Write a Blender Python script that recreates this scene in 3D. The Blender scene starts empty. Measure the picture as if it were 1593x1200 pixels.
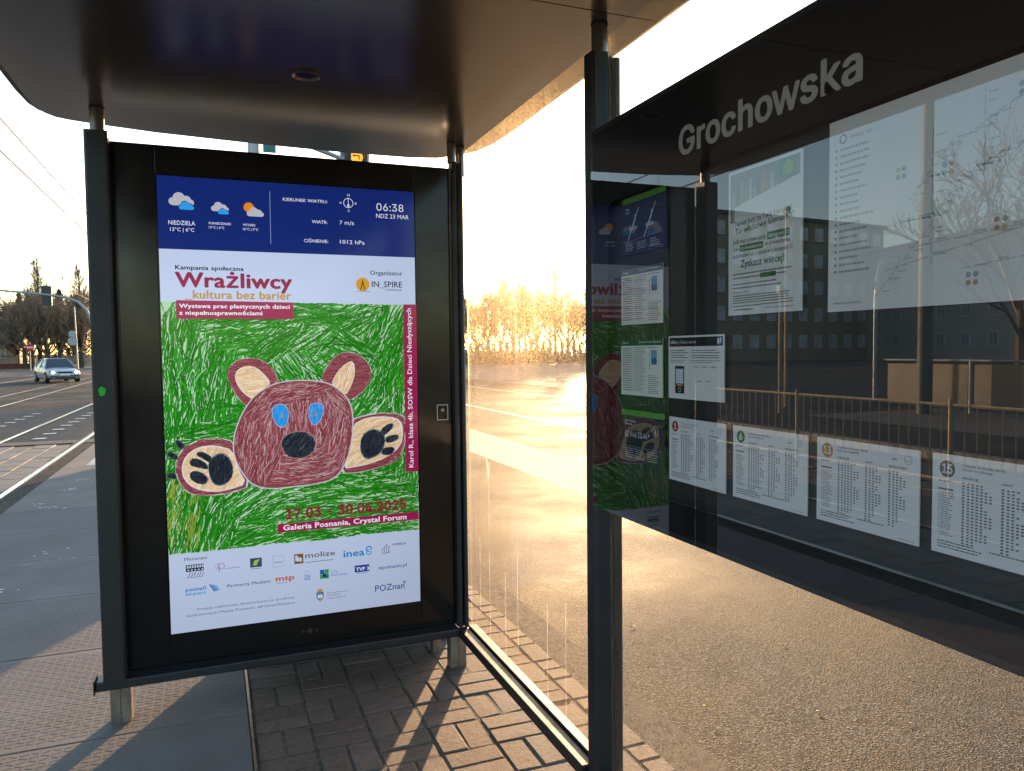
import bpy, bmesh, math, random
from mathutils import Vector, Matrix
R = math.radians
random.seed(7)
S = bpy.context.scene
COL = S.collection
EXPO = 2.0

# ------------------------------------------------------------------ camera
cam_d = bpy.data.cameras.new('camera'); cam = bpy.data.objects.new('camera', cam_d); COL.objects.link(cam)
cam_d.sensor_width = 36.0; cam_d.lens = 1182.0 / 1593.0 * 36.0
cam_d.clip_start = 0.02; cam_d.clip_end = 3000
# columns = camera right / up / back, in world axes
cam.matrix_world = Matrix(((0.930, 0.027, -0.366, 0.0), (-0.367, 0.039, -0.929, 0.0), (-0.011, 0.999, 0.047, 1.42), (0, 0, 0, 1)))
_q = cam.matrix_world.to_quaternion().normalized(); cam.matrix_world = Matrix.Translation((0, 0, 1.42)) @ _q.to_matrix().to_4x4()
S.camera = cam

# ------------------------------------------------------------------ sky, sun, exposure
SUN_EL, SUN_AZ = R(7.43), R(28.0)          # azimuth measured from +Y towards +X
w = bpy.data.worlds.new('World'); S.world = w; w.use_nodes = True
nt = w.node_tree; nt.nodes.clear()
sky = nt.nodes.new('ShaderNodeTexSky'); sky.sky_type = 'NISHITA'; sky.sun_disc = False
sky.sun_elevation = SUN_EL; sky.sun_rotation = SUN_AZ
sky.air_density = 1.0; sky.dust_density = 1.2; sky.ozone_density = 1.6
bg = nt.nodes.new('ShaderNodeBackground'); bg.inputs[1].default_value = 0.15
wo = nt.nodes.new('ShaderNodeOutputWorld')
nt.links.new(sky.outputs[0], bg.inputs[0]); nt.links.new(bg.outputs[0], wo.inputs[0])
sd = bpy.data.lights.new('sun', 'SUN'); sun = bpy.data.objects.new('sun', sd); COL.objects.link(sun)
sd.energy = 3.9; sd.angle = R(0.6); sd.color = (1.0, 0.65, 0.36)
sun_dir = Vector((math.sin(SUN_AZ) * math.cos(SUN_EL), math.cos(SUN_AZ) * math.cos(SUN_EL), math.sin(SUN_EL)))
sun.rotation_euler = sun_dir.to_track_quat('Z', 'Y').to_euler(); sun.location = (40, 70, 12)
vs = S.view_settings; S.display_settings.display_device = 'sRGB'
vs.view_transform = 'Standard'; vs.look = 'None'; vs.exposure = EXPO; vs.gamma = 1.0; vs.use_curve_mapping = False
S.cycles.max_bounces = 10; S.cycles.transparent_max_bounces = 24; S.cycles.glossy_bounces = 5
S.cycles.sample_clamp_indirect = 6.0; S.cycles.caustics_reflective = False; S.cycles.caustics_refractive = False

# ------------------------------------------------------------------ helpers
def lin(c):
    if isinstance(c, str): c = tuple(int(c[i:i + 2], 16) / 255 for i in (0, 2, 4))
    return tuple((x / 12.92 if x <= 0.04045 else ((x + 0.055) / 1.055) ** 2.4) for x in c)

class NT:
    def __init__(s, name):
        s.m = bpy.data.materials.new(name); s.m.use_nodes = True; s.t = s.m.node_tree; s.t.nodes.clear()
        s.out = s.n('OutputMaterial')
    def n(s, typ, **kw):
        x = s.t.nodes.new('ShaderNode' + typ)
        for k, v in kw.items(): setattr(x, k, v)
        return x
    def l(s, a, b): s.t.links.new(a, b)
    def set(s, node, **kw):
        for k, v in kw.items():
            node.inputs[k.replace('_', ' ')].default_value = v
        return node
    def coords(s, scale=(1, 1, 1)):
        g = s.n('NewGeometry'); mp = s.n('Mapping'); mp.inputs['Scale'].default_value = scale
        s.l(g.outputs['Position'], mp.inputs['Vector']); return mp.outputs[0]
    def noise(s, scale, detail=4, rough=0.55, vec=None, sc3=(1, 1, 1)):
        x = s.n('TexNoise'); x.inputs['Scale'].default_value = scale; x.inputs['Detail'].default_value = detail
        x.inputs['Roughness'].default_value = rough; s.l(vec if vec else s.coords(sc3), x.inputs['Vector']); return x.outputs['Fac']
    def ramp(s, fac, pts):
        r = s.n('ValToRGB'); e = r.color_ramp.elements
        while len(e) < len(pts): e.new(0.5)
        for i, (p, c) in enumerate(pts):
            e[i].position = p; e[i].color = (c if len(c) == 4 else tuple(c) + (1,)) if hasattr(c, '__len__') else (c, c, c, 1)
        s.l(fac, r.inputs[0]); return r.outputs[0]
    def mix(s, fac, a, b, mode='MIX'):
        m = s.n('Mix', data_type='RGBA', blend_type=mode)
        for sock, v in ((m.inputs[0], fac), (m.inputs[6], a), (m.inputs[7], b)):
            if isinstance(v, (int, float)): sock.default_value = v
            elif isinstance(v, tuple): sock.default_value = v if len(v) == 4 else v + (1,)
            else: s.l(v, sock)
        return m.outputs[2]
    def bump(s, h, strength=0.3, dist=0.005, prev=None):
        b = s.n('Bump'); b.inputs['Strength'].default_value = strength; b.inputs['Distance'].default_value = dist
        s.l(h, b.inputs['Height'])
        if prev: s.l(prev, b.inputs['Normal'])
        return b.outputs[0]
    def pbsdf(s, color=None, rough=0.5, metal=0.0, spec=0.5, normal=None):
        p = s.n('BsdfPrincipled')
        for nm, v in (('Base Color', color), ('Roughness', rough), ('Metallic', metal), ('Specular IOR Level', spec)):
            if v is None: continue
            if isinstance(v, (int, float)): p.inputs[nm].default_value = v
            elif isinstance(v, tuple): p.inputs[nm].default_value = v if len(v) == 4 else v + (1,)
            else: s.l(v, p.inputs[nm])
        if normal: s.l(normal, p.inputs['Normal'])
        s.l(p.outputs[0], s.out.inputs[0]); return p

def simple(name, color, rough=0.6, metal=0.0, var=0.25, nscale=8, bump=0.0, bscale=60, spec=0.5):
    t = NT(name); f = t.noise(nscale, 5)
    c = t.ramp(f, [(0.3, tuple(x * (1 - var) for x in color)), (0.7, tuple(min(1, x * (1 + var)) for x in color))])
    nm = t.bump(t.noise(bscale, 3), bump, 0.003) if bump else None
    rg = t.ramp(t.noise(nscale * 2.3, 4), [(0.3, max(0.02, rough - 0.08)), (0.7, min(1, rough + 0.08))])
    t.pbsdf(c, rg, metal, spec, nm); return t.m

M = {}
M['anthracite'] = simple('anthracite_paint', (0.013, 0.014, 0.017), 0.5, 0.0, 0.2, 3, 0.05, 300)
M['black_gloss'] = simple('black_glass_frame', (0.009, 0.008, 0.008), 0.16, 0.0, 0.2, 2, 0.0, spec=0.4)
M['steel'] = simple('brushed_steel', (0.27, 0.245, 0.22), 0.42, 0.8, 0.25, 12, 0.1, 160)
M['tube'] = simple('dark_steel_tube', (0.22, 0.19, 0.165), 0.32, 0.75, 0.2, 12)
M['gap'] = simple('dark_gap', (0.012, 0.011, 0.01), 0.9)
M['rubber'] = simple('black_rubber', (0.02, 0.02, 0.02), 0.7)

def mat_ceiling():
    t = NT('roof_underside_metal')
    v = t.coords((2, 14, 2)); f = t.noise(3, 6, 0.6, v)
    c = t.ramp(f, [(0.3, (0.128, 0.104, 0.085)), (0.7, (0.150, 0.122, 0.10))])
    sp = t.ramp(t.noise(26, 3, 0.5, t.coords((1, 3.2, 1))), [(0.735, 0.0), (0.78, 1.0)])
    c = t.mix(sp, c, (0.05, 0.042, 0.036))
    rg = t.ramp(t.noise(7, 5, 0.6, v), [(0.3, 0.2), (0.7, 0.26)])
    t.pbsdf(c, rg, 0.62, 0.5); return t.m
M['ceiling'] = mat_ceiling()

def mat_asphalt(name, dark=0.035, light=0.06, tint=(1.0, 0.93, 0.83), rough=(0.62, 0.8), grain=150, bstr=1.0, spec=0.035):
    t = NT(name)
    big = t.noise(0.55, 5, 0.6); mid = t.noise(5, 5, 0.6); fine = t.n('TexVoronoi'); fine.inputs['Scale'].default_value = grain
    t.l(t.coords(), fine.inputs['Vector'])
    c1 = t.ramp(mid, [(0.3, tuple(dark * x for x in tint)), (0.7, tuple(light * x for x in tint))])
    c = t.mix(t.ramp(fine.outputs['Color'], [(0.45, 0.0), (0.9, 1.0)]), c1, tuple(light * 4.2 * x for x in tint))
    c = t.mix(t.ramp(big, [(0.38, 0.0), (0.6, 0.75)]), c, tuple(dark * 0.55 * x for x in tint))
    rg = t.ramp(big, [(0.35, rough[1]), (0.62, rough[0])])
    h = t.bump(fine.outputs['Distance'], bstr, 0.0055); h = t.bump(t.noise(1.3, 3), 0.35, 0.03, h)
    t.pbsdf(c, rg, 0.0, spec, h); return t.m
M['asphalt'] = mat_asphalt('worn_asphalt')
M['asphalt_dark'] = mat_asphalt('dark_new_asphalt', 0.03, 0.045, (1, 1, 1.02), (0.5, 0.7))
M['asphalt_old'] = mat_asphalt('old_pale_asphalt', 0.07, 0.11, (1, 0.97, 0.94), (0.5, 0.7))
M['sand'] = simple('sandy_joint_fill', (0.11, 0.088, 0.066), 0.95, 0, 0.5, 30, 0.9, 220)
M['grit'] = simple('gutter_grit', (0.10, 0.08, 0.06), 0.95, 0, 0.6, 40, 1.0, 160)

def mat_paver():
    t = NT('concrete_paver')
    oi = t.n('ObjectInfo')
    c = t.ramp(oi.outputs['Random'], [(0.0, (0.145, 0.092, 0.068)), (0.5, (0.175, 0.116, 0.087)), (1.0, (0.205, 0.142, 0.109))])
    f = t.noise(14, 6, 0.65); c = t.mix(t.ramp(f, [(0.35, 0.55), (0.65, 0.0)]), c, (0.095, 0.066, 0.05))
    sp = t.n('TexVoronoi'); sp.inputs['Scale'].default_value = 330; t.l(t.coords(), sp.inputs['Vector'])
    c = t.mix(t.ramp(sp.outputs['Color'], [(0.55, 0.0), (0.95, 0.5)]), c, (0.34, 0.27, 0.22))
    gum = t.ramp(t.noise(9, 2, 0.4), [(0.745, 0.0), (0.76, 0.6)]); c = t.mix(gum, c, (0.33, 0.30, 0.27))
    h = t.bump(sp.outputs['Distance'], 0.6, 0.002); h = t.bump(t.noise(40, 4), 0.5, 0.004, h)
    t.pbsdf(c, 0.8, 0, 0.3, h); return t.m
M['paver'] = mat_paver()

def mat_slab():
    t = NT('platform_slab_concrete')
    oi = t.n('ObjectInfo')
    c = t.ramp(oi.outputs['Random'], [(0.0, (0.188, 0.168, 0.154)), (1.0, (0.218, 0.196, 0.18))])
    c = t.mix(t.ramp(t.noise(1.6, 6, 0.65), [(0.35, 0.6), (0.65, 0.0)]), c, (0.135, 0.114, 0.10))
    c = t.mix(t.ramp(t.noise(160, 2), [(0.55, 0.0), (0.8, 0.4)]), c, (0.24, 0.22, 0.2))
    c = t.mix(t.ramp(t.noise(7, 2, 0.4), [(0.75, 0.0), (0.765, 0.5)]), c, (0.32, 0.31, 0.29))
    h = t.bump(t.noise(220, 3), 0.4, 0.002); h = t.bump(t.noise(24, 3), 0.25, 0.004, h)
    t.pbsdf(c, 0.8, 0, 0.2, h); return t.m
M['slab'] = mat_slab()

def mat_dirty_glass():
    t = NT('dusty_shelter_glass')
    lw = t.n('LayerWeight'); lw.inputs[0].default_value = 0.5
    p5 = t.n('Math', operation='POWER'); p5.inputs[1].default_value = 5; t.l(lw.outputs['Facing'], p5.inputs[0])
    ml = t.n('Math', operation='MULTIPLY_ADD'); ml.inputs[1].default_value = 0.9; ml.inputs[2].default_value = 0.04; t.l(p5.outputs[0], ml.inputs[0])
    tr = t.n('BsdfTransparent'); tr.inputs[0].default_value = (0.93, 0.95, 0.94, 1)
    gl = t.n('BsdfGlossy'); gl.inputs['Roughness'].default_value = 0.02
    m1 = t.n('MixShader'); t.l(ml.outputs[0], m1.inputs[0]); t.l(tr.outputs[0], m1.inputs[1]); t.l(gl.outputs[0], m1.inputs[2])
    # dust: fine speckle, vertical rain runs, thicker towards the glass edge (vertex colour 'edge')
    speck = t.ramp(t.noise(190, 3, 0.7), [(0.42, 0.12), (0.6, 1.4)])
    runs = t.ramp(t.noise(1.0, 6, 0.75, t.coords((34, 34, 2.2))), [(0.35, 0.7), (0.68, 1.2)])
    cloud = t.ramp(t.noise(2.2, 4, 0.6), [(0.3, 0.65), (0.7, 1.2)])
    at = t.n('Attribute'); at.attribute_name = 'edge'
    a = t.n('Math', operation='MULTIPLY'); t.l(speck, a.inputs[0]); t.l(runs, a.inputs[1])
    b = t.n('Math', operation='MULTIPLY'); t.l(a.outputs[0], b.inputs[0]); t.l(cloud, b.inputs[1])
    c = t.n('Math', operation='MULTIPLY'); t.l(b.outputs[0], c.inputs[0]); t.l(at.outputs['Fac'], c.inputs[1])
    cl = t.n('Math', operation='MINIMUM'); cl.inputs[1].default_value = 0.9; t.l(c.outputs[0], cl.inputs[0])
    tl = t.n('BsdfTranslucent'); tl.inputs[0].default_value = (0.75, 0.52, 0.31, 1)
    rf_ = t.n('BsdfRefraction'); rf_.inputs['Color'].default_value = (0.9, 0.72, 0.48, 1); rf_.inputs['Roughness'].default_value = 0.95; rf_.inputs['IOR'].default_value = 1.2
    rg_ = t.n('BsdfRefraction'); rg_.inputs['Color'].default_value = (0.9, 0.72, 0.48, 1); rg_.inputs['Roughness'].default_value = 0.95; rg_.inputs['IOR'].default_value = 0.85
    mg = t.n('MixShader'); mg.inputs[0].default_value = 0.5; t.l(rf_.outputs[0], mg.inputs[1]); t.l(rg_.outputs[0], mg.inputs[2])
    mf = t.n('MixShader'); mf.inputs[0].default_value = 0.17; t.l(tl.outputs[0], mf.inputs[1]); t.l(mg.outputs[0], mf.inputs[2])
    df = t.n('BsdfDiffuse'); df.inputs[0].default_value = (0.45, 0.42, 0.38, 1)
    ms = t.n('MixShader'); ms.inputs[0].default_value = 0.15; t.l(mf.outputs[0], ms.inputs[1]); t.l(df.outputs[0], ms.inputs[2])
    m2 = t.n('MixShader'); t.l(cl.outputs[0], m2.inputs[0]); t.l(m1.outputs[0], m2.inputs[1]); t.l(ms.outputs[0], m2.inputs[2])
    t.l(m2.outputs[0], t.out.inputs[0]); return t.m
M['dirty_glass'] = mat_dirty_glass()

def mat_frost():
    t = NT('frosted_film')
    tl = t.n('BsdfTranslucent'); tl.inputs[0].default_value = (0.85, 0.80, 0.72, 1)
    tr = t.n('BsdfTransparent'); tr.inputs[0].default_value = (1, 1, 1, 1)
    m = t.n('MixShader'); m.inputs[0].default_value = 0.62; t.l(tr.outputs[0], m.inputs[1]); t.l(tl.outputs[0], m.inputs[2])
    t.l(m.outputs[0], t.out.inputs[0]); return t.m
M['frost'] = mat_frost()

def mat_case_glass(name, base=0.055, tint=(0.96, 0.945, 0.945)):
    t = NT(name)
    lw = t.n('LayerWeight'); lw.inputs[0].default_value = 0.5
    p5 = t.n('Math', operation='POWER'); p5.inputs[1].default_value = 5; t.l(lw.outputs['Facing'], p5.inputs[0])
    ml = t.n('Math', operation='MULTIPLY_ADD'); ml.inputs[1].default_value = 0.9; ml.inputs[2].default_value = base; t.l(p5.outputs[0], ml.inputs[0])
    tr = t.n('BsdfTransparent'); tr.inputs[0].default_value = tint + (1,)
    gl = t.n('BsdfGlossy'); gl.inputs['Roughness'].default_value = 0.0
    m1 = t.n('MixShader'); t.l(ml.outputs[0], m1.inputs[0]); t.l(tr.outputs[0], m1.inputs[1]); t.l(gl.outputs[0], m1.inputs[2])
    t.l(m1.outputs[0], t.out.inputs[0]); return t.m
M['case_glass'] = mat_case_glass('case_door_glass', 0.14)
M['case_print'] = simple('black_printed_glass_border', (0.012, 0.0115, 0.0115), 0.5, 0, 0.1, 2, spec=0.1)
M['case_back'] = simple('case_backing_board', (0.02, 0.021, 0.02), 0.7, 0, 0.15, 3)

def mat_print(name, emit=None, rough=0.6):
    t = NT(name); a = t.n('Attribute'); a.attribute_name = 'Col'
    if emit is None:
        t.pbsdf(a.outputs['Color'], rough, 0, 0.35)
    else:
        p = t.pbsdf((0.005, 0.005, 0.006), 0.12, 0, 0.3)
        t.l(a.outputs['Color'], p.inputs['Emission Color'])
        # a liquid crystal panel sends most of its light straight ahead
        lw = t.n('LayerWeight'); lw.inputs[0].default_value = 0.5
        cs = t.n('Math', operation='SUBTRACT'); cs.inputs[0].default_value = 1.0; t.l(lw.outputs['Facing'], cs.inputs[1])
        pw = t.n('Math', operation='POWER'); pw.inputs[1].default_value = 5.0; t.l(cs.outputs[0], pw.inputs[0])
        ml = t.n('Math', operation='MULTIPLY'); ml.inputs[1].default_value = emit * 1.12; t.l(pw.outputs[0], ml.inputs[0])
        t.l(ml.outputs[0], p.inputs['Emission Strength'])
    return t.m
M['paper_print'] = mat_print('printed_paper')
M['screen_print'] = mat_print('lit_screen', 0.92 / 2 ** EXPO)

def finish(me, mats, smooth=False):
    for m in (mats if isinstance(mats, (list, tuple)) else [mats]): me.materials.append(m)
    if smooth:
        for p in me.polygons: p.use_smooth = True
    return me
def link(name, data, parent=None, loc=None, rot=None):
    o = bpy.data.objects.new(name, data); COL.objects.link(o)
    if parent: o.parent = parent
    if loc: o.location = loc
    if rot: o.rotation_euler = rot
    return o
def tag(o, label=None, cat=None, group=None, kind=None):
    if label: o['label'] = label
    if cat: o['category'] = cat
    if group: o['group'] = group
    if kind: o['kind'] = kind
    return o
def empty(name, loc, label, cat, group=None, rz=0):
    o = link(name, None, None, loc, (0, 0, rz)); o.empty_display_size = 0.2
    return tag(o, label, cat, group)

class MB:
    """collects shapes, links them as one mesh; coordinates are local to the parent"""
    def __init__(s): s.v = []; s.f = []; s.mi = []; s.cur = 0
    def face(s, pts):
        b = len(s.v); s.v += [tuple(p) for p in pts]; s.f.append(tuple(range(b, b + len(pts)))); s.mi.append(s.cur)
    def box(s, x0, x1, y0, y1, z0, z1, rz=0, piv=None):
        P = [(x0, y0, z0), (x1, y0, z0), (x1, y1, z0), (x0, y1, z0), (x0, y0, z1), (x1, y0, z1), (x1, y1, z1), (x0, y1, z1)]
        if rz:
            cx, cy = piv or ((x0 + x1) / 2, (y0 + y1) / 2); c, sn = math.cos(rz), math.sin(rz)
            P = [(cx + (x - cx) * c - (y - cy) * sn, cy + (x - cx) * sn + (y - cy) * c, z) for x, y, z in P]
        b = len(s.v); s.v += P
        for q in ((0, 3, 2, 1), (4, 5, 6, 7), (0, 1, 5, 4), (1, 2, 6, 5), (2, 3, 7, 6), (3, 0, 4, 7)): s.f.append(tuple(b + i for i in q)); s.mi.append(s.cur)
        return s
    def tube(s, pts, rad, n=8, cap=True):
        rings = []
        pts = [Vector(p) for p in pts]; rr = rad if isinstance(rad, (list, tuple)) else [rad] * len(pts)
        for i, p in enumerate(pts):
            d = (pts[min(i + 1, len(pts) - 1)] - pts[max(i - 1, 0)]).normalized()
            a = d.cross(Vector((0, 0, 1)) if abs(d.z) < 0.95 else Vector((1, 0, 0))).normalized(); b = d.cross(a)
            base = len(s.v)
            for k in range(n):
                th = 2 * math.pi * k / n; s.v.append(tuple(p + (a * math.cos(th) + b * math.sin(th)) * rr[i]))
            rings.append(base)
        for i in range(len(rings) - 1):
            for k in range(n):
                k2 = (k + 1) % n
                s.f.append((rings[i] + k, rings[i + 1] + k, rings[i + 1] + k2, rings[i] + k2)); s.mi.append(s.cur)
        if cap:
            s.f.append(tuple(rings[0] + k for k in range(n))); s.mi.append(s.cur)
            s.f.append(tuple(rings[-1] + k for k in reversed(range(n)))); s.mi.append(s.cur)
        return s
    def prism(s, outline, z0, z1, bevel=0.0):
        n = len(outline); cx = sum(p[0] for p in outline) / n; cy = sum(p[1] for p in outline) / n
        b = len(s.v)
        s.v += [(x, y, z0) for x, y in outline] + [(x, y, z1) for x, y in outline]
        for i in range(n):
            j = (i + 1) % n; s.f.append((b + i, b + j, b + n + j, b + n + i)); s.mi.append(s.cur)
        s.f.append(tuple(b + i for i in reversed(range(n)))); s.mi.append(s.cur)
        s.f.append(tuple(b + n + i for i in range(n))); s.mi.append(s.cur)
        return s
    def mesh(s, name, mats, smooth=False, bevel=0.0, seg=2):
        me = bpy.data.meshes.new(name); me.from_pydata(s.v, [], s.f); me.update()
        finish(me, mats)
        if len(set(s.mi)) > 1: me.polygons.foreach_set('material_index', s.mi)
        if bevel:
            bm = bmesh.new(); bm.from_mesh(me)
            bmesh.ops.remove_doubles(bm, verts=bm.verts, dist=1e-6)
            es = [e for e in bm.edges if len(e.link_faces) == 2 and e.calc_face_angle(0) > R(30)]
            bmesh.ops.bevel(bm, geom=es, offset=bevel, segments=seg, affect='EDGES', profile=0.5)
            bmesh.ops.recalc_face_normals(bm, faces=bm.faces)
            bm.to_mesh(me); bm.free()
        if smooth:
            for p in me.polygons: p.use_smooth = True
            try: me.set_sharp_from_angle(angle=R(40))
            except Exception: pass
        return me
    def build(s, name, mats, parent=None, smooth=False, bevel=0.0, seg=2, **t):
        o = link(name, s.mesh(name, mats, smooth, bevel, seg), parent)
        if t: tag(o, **t)
        return o
def box(name, b, mat, parent=None, bevel=0.0, **t):
    return MB().box(*b).build(name, mat, parent, bevel=bevel, **t)
def copy_tree(o, parent=None):
    c = o.copy(); COL.objects.link(c)
    if parent: c.parent = parent
    for ch in list(o.children): copy_tree(ch, c)
    return c

# flat print: coloured shapes and lettering on a sheet or screen, each layer a hair in front of the last
PAL = {'w': 'E6EAF6', 'k': '15171C', 'c': '8E0846', 'o': 'B98A2C', 'd': '8A1733', 'g': '5A6070', 'p': '7A4A86', 'n': '5B5048', 'b': '1E86C8', 's': '45A4DC', 'r': 'C0582E', 'v': '2A4F9A'}
def colr(c): return lin(PAL.get(c, c)) if isinstance(c, str) else c
_tc = {}
FONTS = {}
try:                                             # Blender's own bundled sans; falls back to the built-in font
    import os
    FONTS['sans'] = bpy.data.fonts.load(os.path.join(bpy.utils.system_resource('DATAFILES'), 'fonts', 'Inter.woff2'))
except Exception:
    pass
def glyphs(body, bold, res, sans=False):
    key = (body, bold, res, sans)
    if key in _tc: return _tc[key]
    cu = bpy.data.curves.new('t', 'FONT'); cu.body = body; 
    if sans and 'sans' in FONTS: cu.font = FONTS['sans']
    cu.size = 20;  cu.resolution_u = res
    cu.space_character = (1, 1.0, 1.03, 1.05)[bold]
    o = bpy.data.objects.new('t', cu); COL.objects.link(o)
    dg = bpy.context.evaluated_depsgraph_get(); ev = o.evaluated_get(dg); me = ev.to_mesh()
    vs_ = [(v.co.x / 20, v.co.y / 20) for v in me.vertices]; fs = [tuple(p.vertices) for p in me.polygons]
    ev.to_mesh_clear(); bpy.data.objects.remove(o); bpy.data.curves.remove(cu)
    _tc[key] = (vs_, fs); return _tc[key]
class Flat:
    def __init__(s, org, U, V, base=0.0, step=0.00008):
        s.o = Vector(org); s.U = Vector(U); s.V = Vector(V); s.N = s.U.cross(s.V); s.base = base; s.step = step
        s.v = []; s.f = []; s.c = []
    def P(s, u, v, L): return tuple(s.o + s.U * u + s.V * v + s.N * (s.base + L * s.step))
    def poly(s, pts, c, L=1):
        b = len(s.v); s.v += [s.P(u, v, L) for u, v in pts]; s.f.append(tuple(range(b, b + len(pts)))); s.c.append(colr(c))
    def rect(s, u0, v0, u1, v1, c, L=1): s.poly([(u0, v0), (u1, v0), (u1, v1), (u0, v1)], c, L)
    def ring(s, u, v, r, w_, c, L=1, n=24):
        for k in range(n):
            a, b = 2 * math.pi * k / n, 2 * math.pi * (k + 1) / n
            s.poly([(u + r * math.cos(a), v + r * math.sin(a)), (u + r * math.cos(b), v + r * math.sin(b)), (u + (r - w_) * math.cos(b), v + (r - w_) * math.sin(b)), (u + (r - w_) * math.cos(a), v + (r - w_) * math.sin(a))][::-1], c, L)
    def disc(s, u, v, r, c, L=1, n=24, ry=None): s.poly([(u + r * math.cos(2 * math.pi * k / n), v + (ry or r) * math.sin(2 * math.pi * k / n)) for k in range(n)], c, L)
    def line(s, a, b, w_, c, L=1):
        d = Vector((b[0] - a[0], b[1] - a[1])); n = Vector((-d.y, d.x)).normalized() * w_ / 2
        s.poly([(a[0] - n.x, a[1] - n.y), (b[0] - n.x, b[1] - n.y), (b[0] + n.x, b[1] + n.y), (a[0] + n.x, a[1] + n.y)], c, L)
    def text(s, body, u, v, width, cap, c, L=2, bold=0, res=2, ang=0.0, align='l', sans=None):
        if sans is None: sans = not any(ch.isalpha() for ch in body)
        vs_, fs = glyphs(body, bold, res, sans)
        if not vs_: return
        x0 = min(p[0] for p in vs_); x1 = max(p[0] for p in vs_)
        hk = 'Hs' if sans else 'H'
        if hk not in FONTS: FONTS[hk] = max(p[1] for p in glyphs('H', 0, 2, sans)[0])
        sy = cap / FONTS[hk]; sx = width / (x1 - x0) if width else sy
        off = 0
        if align == 'c': off = -(x1 - x0) * sx / 2
        ca, sa = math.cos(ang), math.sin(ang); b = len(s.v); col = colr(c)
        for x, y in vs_:
            X = (x - x0) * sx + off; Y = y * sy; s.v.append(s.P(u + X * ca - Y * sa, v + X * sa + Y * ca, L))
        for f in fs: s.f.append(tuple(b + i for i in f)); s.c.append(col)
        if bold:                                   # heavier weight: the same outlines again, shifted a hair sideways and up
            nv = len(vs_); e = (0, .010, .026, .036)[bold]
            for q, (dx, dy) in enumerate(((e, 0), (-e, 0), (0, e * .7), (0, -e * .7), (e * .7, e * .5), (-e * .7, -e * .5), (e * .7, -e * .5), (-e * .7, e * .5))):
                b2 = len(s.v)
                for x, y in vs_:
                    X = (x - x0 + dx) * sx + off; Y = (y + dy) * sy; s.v.append(s.P(u + X * ca - Y * sa, v + X * sa + Y * ca, L + .08 * (q + 1)))
                for f in fs: s.f.append(tuple(b2 + i for i in f)); s.c.append(col)
    def build(s, name, mat, parent=None, **t):
        me = bpy.data.meshes.new(name); me.from_pydata(s.v, [], s.f); me.update(); me.materials.append(mat)
        ca = me.color_attributes.new('Col', 'FLOAT_COLOR', 'CORNER'); arr = []
        for f, c in zip(me.polygons, s.c): arr += list(c) + [1.0] if False else (list(c) + [1.0]) * f.loop_total
        ca.data.foreach_set('color', arr)
        o = link(name, me, parent)
        if t: tag(o, **t)
        return o
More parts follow.
